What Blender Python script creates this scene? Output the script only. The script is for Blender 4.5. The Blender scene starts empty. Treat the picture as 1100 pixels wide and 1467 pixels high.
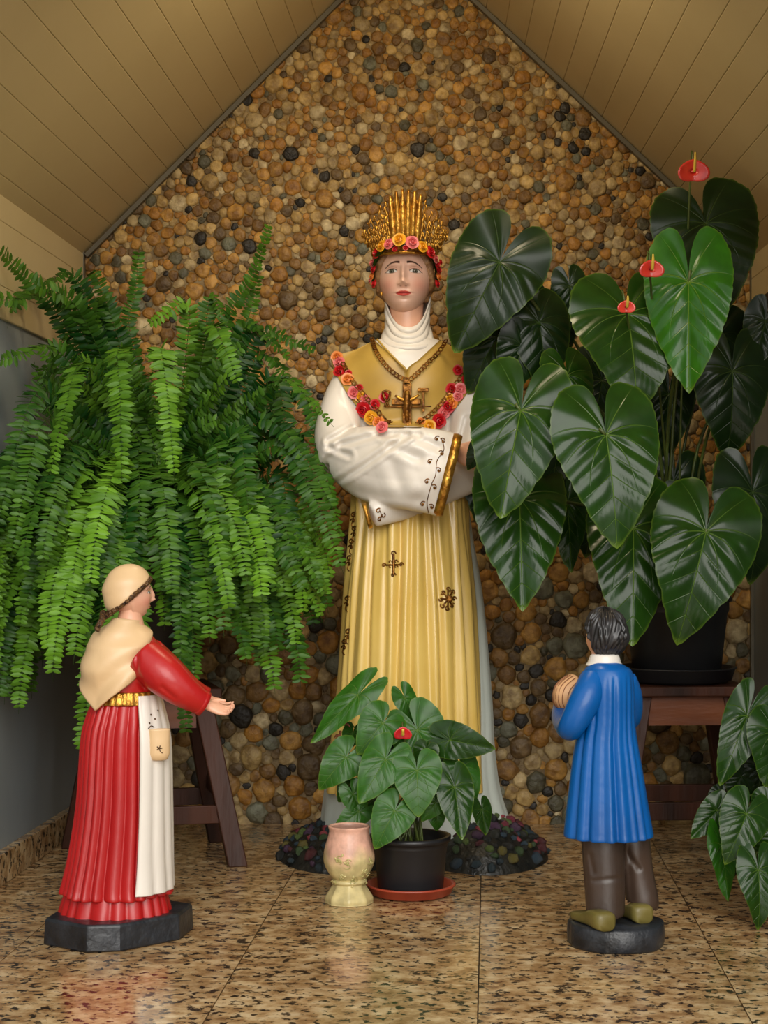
import bpy, bmesh, math, random
import numpy as np
from mathutils import Vector, Matrix
from mathutils.bvhtree import BVHTree
R = random.Random(7)
PI = math.pi
C = bpy.context.scene.collection
sc = bpy.context.scene

# ---------------- camera, sky, lights, exposure ----------------
FPX, CAMH, HOR, DB = 2400.0, 0.80, 780.0, 4.80     # focal length in px, eye height, horizon row, distance to the back wall
cam = bpy.data.cameras.new('camera'); camo = bpy.data.objects.new('camera', cam); C.objects.link(camo)
cam.sensor_fit = 'HORIZONTAL'; cam.sensor_width = 36; cam.lens = FPX / 1100 * 36
cam.shift_y = (HOR - 733.5) / 1100
camo.location = (0, -DB, CAMH); camo.rotation_euler = (PI / 2, 0, 0)
sc.camera = camo
w = bpy.data.worlds.new('sky'); sc.world = w; w.use_nodes = True
nt = w.node_tree; nt.nodes.clear()
wo = nt.nodes.new('ShaderNodeOutputWorld'); bg = nt.nodes.new('ShaderNodeBackground')
tc = nt.nodes.new('ShaderNodeTexCoord'); sp = nt.nodes.new('ShaderNodeSeparateXYZ'); cr = nt.nodes.new('ShaderNodeValToRGB')
nt.links.new(tc.outputs['Generated'], sp.inputs[0]); nt.links.new(sp.outputs['Z'], cr.inputs[0])
cr.color_ramp.elements[0].position = 0.0; cr.color_ramp.elements[0].color = (0.42, 0.39, 0.34, 1)
cr.color_ramp.elements[1].position = 0.06; cr.color_ramp.elements[1].color = (0.66, 0.65, 0.62, 1)
e = cr.color_ramp.elements.new(1.0); e.color = (0.72, 0.74, 0.76, 1)
nt.links.new(cr.outputs[0], bg.inputs[0]); bg.inputs[1].default_value = 1.6
nt.links.new(bg.outputs[0], wo.inputs[0])
def lamp(name, kind, loc, rot, energy, color, **kw):
    l = bpy.data.lights.new(name, kind); o = bpy.data.objects.new(name, l); C.objects.link(o)
    o.location = loc; o.rotation_euler = rot; l.energy = energy; l.color = color
    for k, v in kw.items(): setattr(l, k, v)
    return o
lamp('hazy_sun', 'SUN', (0, -6, 5), (math.radians(66), 0, math.radians(7)), 2.1, (1.0, 0.96, 0.90), angle=math.radians(40))
lamp('warm_ceiling_lamp', 'AREA', (0.08, -1.15, 2.30), (math.radians(28), 0, 0), 6.0, (1.0, 0.82, 0.54), shape='DISK', size=.30)
sc.view_settings.view_transform = 'Standard'; sc.view_settings.look = 'None'
sc.view_settings.exposure = 0.0; sc.view_settings.gamma = 1.0; sc.view_settings.use_curve_mapping = False

# ---------------- helpers ----------------
def P(px, py, D):
    return Vector(((px - 550) * D / FPX, D - DB, CAMH + (HOR - py) * D / FPX))
def px_of(v):
    D = v[1] + DB
    return 550 + v[0] * FPX / D, HOR - (v[2] - CAMH) * FPX / D
OFF = {}
def off(o): return OFF.get(o.name, Vector((0, 0, 0)))
def mk(name, V, F, mat, parent=None, smooth=True, col=None, kind=None, extra=None):
    o_ = off(parent) if parent is not None else Vector((0, 0, 0))
    A = np.array([tuple(v) for v in V], dtype=float) if not isinstance(V, np.ndarray) else V
    A = A - np.array(o_)
    me = bpy.data.meshes.new(name); me.from_pydata(A.tolist(), [], [tuple(f) for f in F])
    if smooth: me.polygons.foreach_set('use_smooth', [True] * len(me.polygons))
    if col is not None:
        ca = np.asarray(col, dtype=float)
        if ca.shape[1] == 3: ca = np.hstack([ca, np.ones((len(ca), 1))])
        at = me.color_attributes.new('Col', 'FLOAT_COLOR', 'POINT'); at.data.foreach_set('color', ca.ravel())
    if mat is not None: me.materials.append(mat)
    me.update()
    o = bpy.data.objects.new(name, me); C.objects.link(o)
    if parent is not None:
        o.parent = parent; OFF[o.name] = o_
    if kind: o['kind'] = kind
    return o
def thing(name, label, cat, loc, group=None):
    o = bpy.data.objects.new(name, None); C.objects.link(o); o.location = loc; o.empty_display_size = .05
    OFF[o.name] = Vector(loc); o['label'] = label; o['category'] = cat
    if group: o['group'] = group
    return o
def tag(o, label, cat=None, group=None):
    o['label'] = label
    if cat: o['category'] = cat
    if group: o['group'] = group
    return o
class MB:
    def __init__(s): s.V = []; s.F = []; s.C = []
    def add(s, V, F, col=None):
        n = len(s.V); s.V.extend(tuple(v) for v in V); s.F.extend(tuple(i + n for i in f) for f in F)
        if col is not None:
            if len(col) in (3, 4) and not hasattr(col[0], '__len__'): col = [col] * len(V)
            s.C.extend([tuple(c)[:3] for c in col])
        return s
    def mk(s, name, mat, parent=None, **k):
        return mk(name, s.V, s.F, mat, parent, col=(s.C if s.C and len(s.C) == len(s.V) else None), **k)
def grid(rows, closed=True, cap=(True, True)):
    m, n = len(rows), len(rows[0]); V = [p for r in rows for p in r]; F = []
    for i in range(m - 1):
        for j in range(n if closed else n - 1):
            k = (j + 1) % n
            F.append((i * n + j, i * n + k, (i + 1) * n + k, (i + 1) * n + j))
    if closed:
        for idx, base, rev in ((0, 0, True), (1, (m - 1) * n, False)):
            if cap[idx]:
                f = tuple(range(base, base + n)); F.append(f[::-1] if rev else f)
    return V, F
def spline(keys, m):
    """Catmull-Rom through rows of numbers -> m rows"""
    K = np.array(keys, float); n = len(K)
    if n < 3:
        t = np.linspace(0, 1, m)[:, None]; return K[0] * (1 - t) + K[-1] * t
    out = []
    for s in np.linspace(0, n - 1 - 1e-9, m):
        i = int(s); t = s - i
        p0, p1, p2, p3 = K[max(i - 1, 0)], K[i], K[i + 1], K[min(i + 2, n - 1)]
        out.append(.5 * (2 * p1 + (p2 - p0) * t + (2 * p0 - 5 * p1 + 4 * p2 - p3) * t * t + (3 * p1 - p0 - 3 * p2 + p3) * t ** 3))
    return np.array(out)
def tube(pts, rad, n=8, sec=None, m=None, cap=(True, True)):
    """pts: Vectors; rad: number or list; sec: (vertical, depth) factor lists"""
    pts = [Vector(p) for p in pts]
    if not hasattr(rad, '__len__'): rad = [rad] * len(pts)
    rd = [1.0] * len(pts) if sec is None else sec
    K = [(*p, r, s) for p, r, s in zip(pts, rad, rd)]
    if m is None: m = max(2, (len(pts) - 1) * 4 + 1) if len(pts) > 2 else 2
    K = spline(K, m); rows = []
    N = None
    for i in range(m):
        a = Vector(K[max(i - 1, 0)][:3]); b = Vector(K[min(i + 1, m - 1)][:3]); T = (b - a).normalized()
        if sec is not None or N is None:
            ref = Vector((0, 0, 1)) if abs(T.z) < .9 else Vector((1, 0, 0)) if sec is None else Vector((0, -1, 0)).cross(T)
            N = (ref - ref.dot(T) * T).normalized()
        else: N = (N - N.dot(T) * T).normalized()
        B = T.cross(N); r = K[i][3]; q = K[i][4]; c = Vector(K[i][:3])
        rows.append([c + N * (r * math.cos(2 * PI * j / n)) + B * (r * q * math.sin(2 * PI * j / n)) for j in range(n)])
    return grid(rows, True, cap)
def box(c, s, rot=None):
    V = [Vector((x * s[0] / 2, y * s[1] / 2, z * s[2] / 2)) for z in (-1, 1) for y in (-1, 1) for x in (-1, 1)]
    if rot is not None: V = [rot @ v for v in V]
    V = [v + Vector(c) for v in V]
    return V, [(0, 2, 3, 1), (4, 5, 7, 6), (0, 1, 5, 4), (2, 6, 7, 3), (0, 4, 6, 2), (1, 3, 7, 5)]
def bevel(o, wd=.002, seg=2):
    m = o.modifiers.new('bevel', 'BEVEL'); m.width = wd; m.segments = seg; m.limit_method = 'ANGLE'; m.angle_limit = .6
    return o
def ring_loft(keys, n=96, m=60, disp=None, cap=(False, False)):
    """keys rows (ypx, xl, xr, D, ry_m)"""
    K = spline(keys, m); rows = []
    for i, (y, xl, xr, D, ry) in enumerate(K):
        c = P((xl + xr) / 2, y, D); rx = (xr - xl) / 2 * D / FPX; t = i / (m - 1); row = []
        for j in range(n):
            th = 2 * PI * j / n
            d = disp(th, t, y) if disp else 0
            row.append(c + Vector(((rx + d) * math.cos(th), (ry + d) * math.sin(th), 0)))
        rows.append(row)
    return grid(rows, True, cap)
def lathe(c, prof, n=48, oct_=None):
    rows = []
    for r, z in prof:
        rows.append([Vector(c) + Vector((r * math.cos(2 * PI * j / n), r * math.sin(2 * PI * j / n), z)) for j in range(n)])
    return grid(rows, True, (False, False))
def ell(c, r, n=10, m=7, rot=None):
    rows = []
    for i in range(m + 1):
        la = -PI / 2 + PI * i / m
        row = []
        for j in range(n):
            v = Vector((r[0] * math.cos(la) * math.cos(2 * PI * j / n), r[1] * math.cos(la) * math.sin(2 * PI * j / n), r[2] * math.sin(la)))
            if rot is not None: v = rot @ v
            row.append(v + Vector(c))
        rows.append(row)
    return grid(rows, True, (False, False))
def bvh(*objs):
    V = []; F = []
    for o in objs:
        n = len(V); w_ = off(o); V += [v.co + w_ for v in o.data.vertices]; F += [tuple(i + n for i in p.vertices) for p in o.data.polygons]
    return BVHTree.FromPolygons(V, F)
EYE = Vector((0, -DB, CAMH))
def surf(tree, px, py, lift=.0, D=4.2):
    d = (P(px, py, D) - EYE).normalized(); h = tree.ray_cast(EYE, d)
    if h[0] is None: return P(px, py, D), Vector((0, -1, 0))
    n = h[1] if h[1].dot(d) < 0 else -h[1]
    return h[0] + n * lift, n
def merge_remesh(name, mb, mat, parent, vox=.006, sm=6, fn=None):
    """one continuous skin from overlapping tubes"""
    o = mk(name, mb.V, mb.F, mat, parent)
    a = o.modifiers.new('r', 'REMESH'); a.mode = 'VOXEL'; a.voxel_size = vox; a.use_smooth_shade = True
    b = o.modifiers.new('s', 'SMOOTH'); b.iterations = sm; b.factor = .6
    dg = bpy.context.evaluated_depsgraph_get(); me = bpy.data.meshes.new_from_object(o.evaluated_get(dg))
    o.modifiers.clear(); o.data = me
    if not me.materials: me.materials.append(mat)
    w_ = off(o)
    if fn:
        data = [(v.co + w_, v.normal.copy()) for v in me.vertices]
        me.vertices.foreach_set('co', [c for p, n_ in data for c in (fn(p, n_) - w_)])
    me.polygons.foreach_set('use_smooth', [True] * len(me.polygons)); me.update()
    return o
def seg_d(p, a, b):
    ax, ay = a; bx, by = b; dx, dy = bx - ax, by - ay; L = dx * dx + dy * dy
    t = 0 if L == 0 else max(0, min(1, ((p[0] - ax) * dx + (p[1] - ay) * dy) / L))
    return math.hypot(p[0] - ax - t * dx, p[1] - ay - t * dy)

# ---------------- materials ----------------
def L(c): return tuple((x / 255 / 12.92 if x / 255 <= .04045 else ((x / 255 + .055) / 1.055) ** 2.4) for x in c)
def mat(name, c, rough=.5, c2=None, nscale=8, bump=0, bscale=40, metal=0, coat=0, attr=False, spec=.5, detail=4, noise_amt=1, stretch=None, sss=0):
    m = bpy.data.materials.new(name); m.use_nodes = True; t = m.node_tree; b = t.nodes['Principled BSDF']
    b.inputs['Roughness'].default_value = rough; b.inputs['Metallic'].default_value = metal
    b.inputs['Coat Weight'].default_value = coat; b.inputs['Coat Roughness'].default_value = .15
    b.inputs['Specular IOR Level'].default_value = spec
    tcn = t.nodes.new('ShaderNodeTexCoord'); src = tcn.outputs['Object']
    if stretch:
        mp = t.nodes.new('ShaderNodeMapping'); mp.inputs['Scale'].default_value = stretch; t.links.new(src, mp.inputs[0]); src = mp.outputs[0]
    n = t.nodes.new('ShaderNodeTexNoise'); n.inputs['Scale'].default_value = nscale; n.inputs['Detail'].default_value = detail
    t.links.new(src, n.inputs['Vector'])
    rp = t.nodes.new('ShaderNodeValToRGB'); rp.color_ramp.elements[0].position = .35; rp.color_ramp.elements[1].position = .65
    t.links.new(n.outputs['Fac'], rp.inputs[0])
    if attr:
        a = t.nodes.new('ShaderNodeAttribute'); a.attribute_name = 'Col'
        mx = t.nodes.new('ShaderNodeMix'); mx.data_type = 'RGBA'; mx.blend_type = 'MULTIPLY'; mx.inputs[0].default_value = noise_amt
        lo = c2 if c2 else (.75, .75, .75)
        rp.color_ramp.elements[0].color = (*lo, 1); rp.color_ramp.elements[1].color = (1, 1, 1, 1)
        t.links.new(a.outputs['Color'], mx.inputs[6]); t.links.new(rp.outputs[0], mx.inputs[7]); t.links.new(mx.outputs[2], b.inputs['Base Color'])
    else:
        rp.color_ramp.elements[0].color = (*(c2 if c2 else [x * .82 for x in c]), 1); rp.color_ramp.elements[1].color = (*c, 1)
        t.links.new(rp.outputs[0], b.inputs['Base Color'])
    if bump:
        n2 = t.nodes.new('ShaderNodeTexNoise'); n2.inputs['Scale'].default_value = bscale; n2.inputs['Detail'].default_value = 3
        t.links.new(src, n2.inputs['Vector'])
        bp = t.nodes.new('ShaderNodeBump'); bp.inputs['Strength'].default_value = bump; bp.inputs['Distance'].default_value = .01
        t.links.new(n2.outputs['Fac'], bp.inputs['Height']); t.links.new(bp.outputs[0], b.inputs['Normal'])
    if sss: b.inputs['Subsurface Weight'].default_value = sss; b.inputs['Subsurface Scale'].default_value = .01
    return m
M = {}
M['cream_plank'] = mat('cream_plank', L((212, 193, 147)), .38, L((204, 185, 139)), 2)
M['grey_paint'] = mat('grey_paint', L((150, 158, 160)), .55, L((138, 146, 148)), 2.5, bump=.05, bscale=60)
M['mortar'] = mat('mortar', L((158, 136, 98)), .85, L((118, 98, 68)), 14, bump=.5, bscale=120)
M['stone'] = mat('stone', (1, 1, 1), .5, (.46, .40, .33), 42, bump=.6, bscale=60, attr=True, detail=6, spec=.4)
M['trim_grey'] = mat('trim_grey', L((105, 98, 80)), .5)
M['dark_wood'] = mat('dark_wood', L((76, 42, 27)), .48, L((36, 19, 12)), 9, bump=.3, bscale=40, stretch=(1, 1, .15), spec=.25)
M['warm_wood'] = mat('warm_wood', L((128, 70, 34)), .4, L((86, 42, 20)), 9, bump=.2, bscale=40, stretch=(.2, 1, 1))
M['black_plastic'] = mat('black_plastic', L((34, 34, 36)), .42, L((26, 26, 28)), 5)
M['terracotta'] = mat('terracotta', L((176, 74, 48)), .38, L((150, 60, 40)), 9)
M['soil'] = mat('soil', L((40, 28, 20)), .95, L((16, 11, 8)), 60, bump=1, bscale=90)
M['black_paint'] = mat('black_paint', L((44, 47, 52)), .38, L((22, 24, 27)), 18, bump=.5, bscale=35)
M['red'] = mat('red', L((182, 26, 26)), .34, L((166, 20, 22)), 5, bump=.10, bscale=30, coat=.08)
M['blue'] = mat('blue', L((0, 92, 168)), .34, L((0, 78, 148)), 6, bump=.16, bscale=26, coat=.08, spec=.35)
M['white_paint'] = mat('white_paint', L((232, 224, 212)), .38, L((222, 214, 202)), 4, bump=.05, bscale=25, coat=.15)
M['mint_white'] = mat('mint_white', L((214, 222, 212)), .4, L((204, 212, 202)), 4)
M['ivory'] = mat('ivory', L((226, 192, 146)), .42, L((214, 178, 132)), 6, bump=.1, bscale=30, coat=.15)
M['yellow'] = mat('yellow', L((226, 194, 108)), .30, L((214, 178, 88)), 4, bump=.06, bscale=20, coat=.3)
M['mustard'] = mat('mustard', L((192, 156, 72)), .42, L((178, 142, 62)), 6, bump=.05, bscale=30)
M['gold'] = mat('gold', L((214, 162, 66)), .30, L((150, 100, 32)), 60, bump=.3, bscale=90, metal=.75)
M['old_gold'] = mat('old_gold', L((150, 98, 30)), .38, L((84, 48, 14)), 70, bump=.4, bscale=90, metal=.7)
M['skin'] = mat('skin', (1, 1, 1), .34, (.94, .92, .9), 9, attr=True, coat=.1)
M['skin_plain'] = mat('skin_plain', L((232, 178, 148)), .38, L((222, 164, 130)), 9)
M['hair_brown'] = mat('hair_brown', L((166, 124, 82)), .5, L((120, 82, 50)), 60, bump=.6, bscale=60)
M['hair_black'] = mat('hair_black', L((42, 40, 41)), .33, L((26, 25, 26)), 30)
M['braid'] = mat('braid', L((112, 78, 40)), .35, L((42, 24, 16)), 140, bump=.8, bscale=160, metal=.2)
M['trousers'] = mat('trousers', L((72, 56, 46)), .36, L((56, 43, 35)), 8, bump=.12, bscale=30)
M['shoe'] = mat('shoe', L((124, 112, 56)), .4, L((96, 86, 40)), 10, bump=.1)
M['hat'] = mat('hat', L((222, 176, 130)), .5, L((204, 156, 110)), 8)
M['attr_gloss'] = mat('attr_gloss', (1, 1, 1), .35, (.7, .7, .7), 40, attr=True, bump=.15, bscale=60)
M['rose_red'] = mat('rose_red', L((206, 30, 36)), .35, L((180, 20, 28)), 40)
M['rose_pink'] = mat('rose_pink', L((232, 128, 124)), .4, L((214, 98, 100)), 40)
M['rose_yellow'] = mat('rose_yellow', L((238, 180, 40)), .4, L((224, 150, 30)), 40)
M['rose_orange'] = mat('rose_orange', L((236, 150, 66)), .4, L((220, 120, 50)), 40)
M['petiole'] = mat('petiole', L((84, 100, 40)), .4, L((60, 70, 30)), 20)
M['spathe'] = mat('spathe', L((226, 66, 50)), .22, L((206, 44, 36)), 20, coat=.5)
M['spadix'] = mat('spadix', L((226, 190, 70)), .5)
M['dry'] = mat('dry', L((120, 66, 36)), .8, L((84, 40, 24)), 40)
def leaf_mat(name, c, cv, rough):
    """veins drawn from the blade's own coordinates kept in Col (r = x + .5, g = y + .5, b = edge)"""
    m = bpy.data.materials.new(name); m.use_nodes = True; t = m.node_tree; b = t.nodes['Principled BSDF']
    a = t.nodes.new('ShaderNodeAttribute'); a.attribute_name = 'Col'; s = t.nodes.new('ShaderNodeSeparateColor'); t.links.new(a.outputs['Color'], s.inputs[0])
    def mt(op, x, y=None, z=None, clamp=False):
        n = t.nodes.new('ShaderNodeMath'); n.operation = op; n.use_clamp = clamp
        for i_, v in enumerate((x, y, z)):
            if v is None: continue
            if isinstance(v, (int, float)): n.inputs[i_].default_value = v
            else: t.links.new(v, n.inputs[i_])
        return n.outputs[0]
    X = mt('SUBTRACT', s.outputs[0], .6); ax = mt('ABSOLUTE', X); yy = mt('SUBTRACT', .7, s.outputs[1])
    def band(d, wd): return mt('SUBTRACT', 1.0, mt('DIVIDE', d, wd), clamp=True)
    mid = mt('MULTIPLY', band(ax, mt('MULTIPLY_ADD', yy, -.0075, .0115)), mt('GREATER_THAN', yy, 0.0))
    q = mt('MULTIPLY', mt('ADD', mt('SUBTRACT', mt('ADD', yy, .02), mt('MULTIPLY', ax, .75)), mt('MULTIPLY', mt('MULTIPLY', ax, ax), .2)), 5.2)
    side = mt('MULTIPLY', mt('MULTIPLY', band(mt('PINGPONG', q, .5), .035), mt('GREATER_THAN', q, .45)), mt('MULTIPLY_ADD', ax, -1.5, .55, clamp=True))
    th = mt('ARCTAN2', ax, yy); r_ = mt('SQRT', mt('ADD', mt('MULTIPLY', ax, ax), mt('MULTIPLY', yy, yy)))
    v = mt('MAXIMUM', mid, side)
    for a0, k in ((.85, .75), (1.45, .75), (2.05, .75), (2.6, .22)):
        d = mt('MULTIPLY', mt('ABSOLUTE', mt('SUBTRACT', th, mt('MULTIPLY_ADD', r_, -k, a0))), r_)
        v = mt('MAXIMUM', v, mt('MULTIPLY', band(d, .0075), mt('MULTIPLY_ADD', r_, -1.7, 1.0, clamp=True)))
    tcn = t.nodes.new('ShaderNodeTexCoord'); n = t.nodes.new('ShaderNodeTexNoise'); n.inputs['Scale'].default_value = 5; n.inputs['Detail'].default_value = 3
    t.links.new(tcn.outputs['Object'], n.inputs['Vector'])
    r = t.nodes.new('ShaderNodeValToRGB'); r.color_ramp.elements[0].color = (*[x * .72 for x in c], 1); r.color_ramp.elements[1].color = (*[x * 1.15 for x in c], 1)
    r.color_ramp.elements[0].position = .3; r.color_ramp.elements[1].position = .7
    t.links.new(n.outputs['Fac'], r.inputs[0])
    m1 = t.nodes.new('ShaderNodeMix'); m1.data_type = 'RGBA'; t.links.new(mt('MULTIPLY', v, .85), m1.inputs[0]); t.links.new(r.outputs[0], m1.inputs[6]); m1.inputs[7].default_value = (*cv, 1)
    m2 = t.nodes.new('ShaderNodeMix'); m2.data_type = 'RGBA'; t.links.new(s.outputs[2], m2.inputs[0]); t.links.new(m1.outputs[2], m2.inputs[6]); m2.inputs[7].default_value = (*L((104, 130, 36)), 1)
    t.links.new(m2.outputs[2], b.inputs['Base Color'])
    bp = t.nodes.new('ShaderNodeBump'); bp.invert = True; bp.inputs['Strength'].default_value = .5; bp.inputs['Distance'].default_value = .004
    t.links.new(v, bp.inputs['Height']); t.links.new(bp.outputs[0], b.inputs['Normal'])
    b.inputs['Roughness'].default_value = rough; b.inputs['Specular IOR Level'].default_value = .26; b.inputs['Coat Weight'].default_value = .05; b.inputs['Coat Roughness'].default_value = .12
    return m
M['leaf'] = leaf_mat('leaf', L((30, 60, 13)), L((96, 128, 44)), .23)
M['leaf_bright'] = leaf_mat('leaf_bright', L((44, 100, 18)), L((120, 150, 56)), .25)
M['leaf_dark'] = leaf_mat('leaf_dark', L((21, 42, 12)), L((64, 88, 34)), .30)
M['leaf_small'] = leaf_mat('leaf_small', L((44, 90, 22)), L((110, 140, 64)), .33)
M['fern'] = mat('fern', (1, 1, 1), .45, (.66, .72, .64), 25, attr=True, spec=.25)
def granite():
    m = bpy.data.materials.new('granite'); m.use_nodes = True; t = m.node_tree; b = t.nodes['Principled BSDF']
    tcn = t.nodes.new('ShaderNodeTexCoord'); mp = t.nodes.new('ShaderNodeMapping'); mp.inputs['Scale'].default_value = (1, 1.1, 1)
    mp.inputs['Rotation'].default_value = (0, 0, .35)
    oi = t.nodes.new('ShaderNodeObjectInfo'); ad = t.nodes.new('ShaderNodeVectorMath'); ad.operation = 'ADD'
    sc_ = t.nodes.new('ShaderNodeMath'); sc_.operation = 'MULTIPLY'; sc_.inputs[1].default_value = 9
    t.links.new(oi.outputs['Random'], sc_.inputs[0]); t.links.new(tcn.outputs['Object'], ad.inputs[0]); t.links.new(sc_.outputs[0], ad.inputs[1])
    t.links.new(ad.outputs[0], mp.inputs[0])
    def noise(s, d, ro=.6):
        n = t.nodes.new('ShaderNodeTexNoise'); n.inputs['Scale'].default_value = s; n.inputs['Detail'].default_value = d; n.inputs['Roughness'].default_value = ro
        t.links.new(mp.outputs[0], n.inputs['Vector']); return n
    def ramp(src, *st):
        r = t.nodes.new('ShaderNodeValToRGB'); e = r.color_ramp.elements
        e[0].position, e[0].color = st[0][0], (*st[0][1], 1); e[1].position, e[1].color = st[-1][0], (*st[-1][1], 1)
        for p, c in st[1:-1]: q = e.new(p); q.color = (*c, 1)
        t.links.new(src, r.inputs[0]); return r
    base = ramp(noise(26, 4).outputs['Fac'], (.3, L((128, 92, 58))), (.45, L((178, 142, 96))), (.6, L((210, 180, 134))), (.75, L((224, 200, 160))))
    fl = ramp(noise(54, 3, .6).outputs['Fac'], (.39, (0, 0, 0)), (.46, (1, 1, 1)))
    mx = t.nodes.new('ShaderNodeMix'); mx.data_type = 'RGBA'; mx.inputs[6].default_value = (*L((52, 42, 34)), 1)
    t.links.new(fl.outputs[0], mx.inputs[0]); t.links.new(base.outputs[0], mx.inputs[7])
    f2 = ramp(noise(9, 3).outputs['Fac'], (.30, (.62, .55, .50)), (.55, (1, 1, 1)))
    m2 = t.nodes.new('ShaderNodeMix'); m2.data_type = 'RGBA'; m2.blend_type = 'MULTIPLY'; m2.inputs[0].default_value = .8
    t.links.new(mx.outputs[2], m2.inputs[6]); t.links.new(f2.outputs[0], m2.inputs[7])
    t.links.new(m2.outputs[2], b.inputs['Base Color'])
    b.inputs['Roughness'].default_value = .16; b.inputs['Specular IOR Level'].default_value = .55
    return m
M['granite'] = granite()

# ---------------- the setting ----------------
XL = lambda Y: -0.864 + 0.0625 * Y       # left wall line, back corner at Y = 0
XR = lambda Y: 1.056 + 0.0167 * Y
YF = -2.05                                # front edge of the roof
ZE_L, ZE_R, AP = 1.636, 1.625, (0.058, 2.558)
def struct(o): o['kind'] = 'structure'; return o
# floor: granite tiles on a grout bed, turned with the left wall
fl = struct(mk('floor', *box((0.1, -2.6, -.02), (5.0, 5.6, .02)), mat('grout', L((96, 80, 58)), .8), smooth=False))
ang = math.atan(0.0625); ca, sa = math.cos(ang), math.sin(ang)
T = .458
# joint passes through the floor at pixel (290,1467)
q = P(290, 1467, 1920 / 687)
def tl(u, v):  # local tile frame: v runs away along the left wall
    return (q.x + u * ca + v * sa, q.y - u * sa + v * ca)
nrm = lambda y0: None
for i in range(-4, 6):
    for j in range(-5, 8):
        u0, v0 = i * T, j * T - .18; g = .0012
        cs = [tl(u0 + g, v0 + g), tl(u0 + T - g, v0 + g), tl(u0 + T - g, v0 + T - g), tl(u0 + g, v0 + T - g)]
        cs2 = []
        for x, y in cs:
            y = min(y, .02); cs2.append((max(XL(y) - .01, min(XR(y) + .01, x)) if y > YF else x, y))
        if max(c[1] for c in cs2) - min(c[1] for c in cs2) < .05 or max(c[0] for c in cs2) - min(c[0] for c in cs2) < .02: continue
        if min(c[1] for c in cs2) < -5.3 or max(abs(c[0]) for c in cs2) > 2.4: continue
        V = [Vector((x, y, -.012)) for x, y in cs2] + [Vector((x, y, 0)) for x, y in cs2]
        mk('tile', V, [(3, 2, 1, 0), (4, 5, 6, 7), (0, 1, 5, 4), (1, 2, 6, 5), (2, 3, 7, 6), (3, 0, 4, 7)], M['granite'], fl, smooth=False)
# back wall slab (mortar) as a gable
def gable(y0, y1, pts):
    V = [Vector((x, y0, z)) for x, z in pts] + [Vector((x, y1, z)) for x, z in pts]; n = len(pts)
    return V, [tuple(range(n)), tuple(range(2 * n - 1, n - 1, -1))] + [(i + n, (i + 1) % n + n, (i + 1) % n, i) for i in range(n)]
gp = [(-.90, -.01), (1.09, -.01), (1.09, 1.64), (AP[0], AP[1] + .04), (-.90, 1.64)]
wb = struct(mk('wall_back', *gable(0, .12, gp), M['mortar'], smooth=False))
def roof_z(x): return ZE_L + (x + .864) if x < AP[0] - .0 and x + .864 < AP[1] - ZE_L + 0 else ZE_R + (1.056 - x) * .936
def roof_z(x): return min(ZE_L + (x + .864) * 1.0, ZE_R + (1.056 - x) * .936)
# stones: variable-size packing, power-cell outlines
rs = np.random.RandomState(3)
pts = []; cell = .05; gridd = {}
def near(x, y):
    a, b = int(x // cell), int(y // cell)
    for i in (a - 2, a - 1, a, a + 1, a + 2):
        for j in (b - 2, b - 1, b, b + 1, b + 2):
            for k in gridd.get((i, j), ()): yield k
def try_add(x, z, r, f):
    for k in near(x, z):
        q_ = pts[k]
        if (q_[0] - x) ** 2 + (q_[1] - z) ** 2 < (f * (q_[2] + r)) ** 2: return False
    gridd.setdefault((int(x // cell), int(z // cell)), []).append(len(pts)); pts.append((x, z, r)); return True
for big, num, f in ((.038, 500, 1.0), (.032, 1500, .92), (.027, 5000, .88), (.0225, 12000, .86), (.018, 18000, .84), (.0135, 22000, .84), (.0095, 16000, .86)):
    for _ in range(num):
        x = rs.uniform(-.87, 1.06); z = rs.uniform(0, 2.53)
        if z > roof_z(x) - .004: continue
        k = .95 if z < .55 else (.95 - .30 * min(1, (z - .55) / .35))
        r = big * k * rs.uniform(.82, 1.12)
        if z > .75 and rs.rand() < .6 and big > .03: continue
        try_add(x, z, r, f)
PT = np.array(pts)
NA = 12; TH = np.arange(NA) * 2 * PI / NA; DX, DZ = np.cos(TH), np.sin(TH)
pal = [((204, 154, 76), 30), ((188, 134, 58), 24), ((212, 178, 112), 26), ((158, 118, 62), 16), ((202, 176, 124), 18), ((124, 100, 64), 9), ((108, 104, 80), 5), ((56, 50, 40), 4), ((222, 202, 156), 8), ((136, 136, 112), 3)]
pc = np.array([L(c) for c, _ in pal]); pw = np.array([w_ for _, w_ in pal], float)
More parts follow.
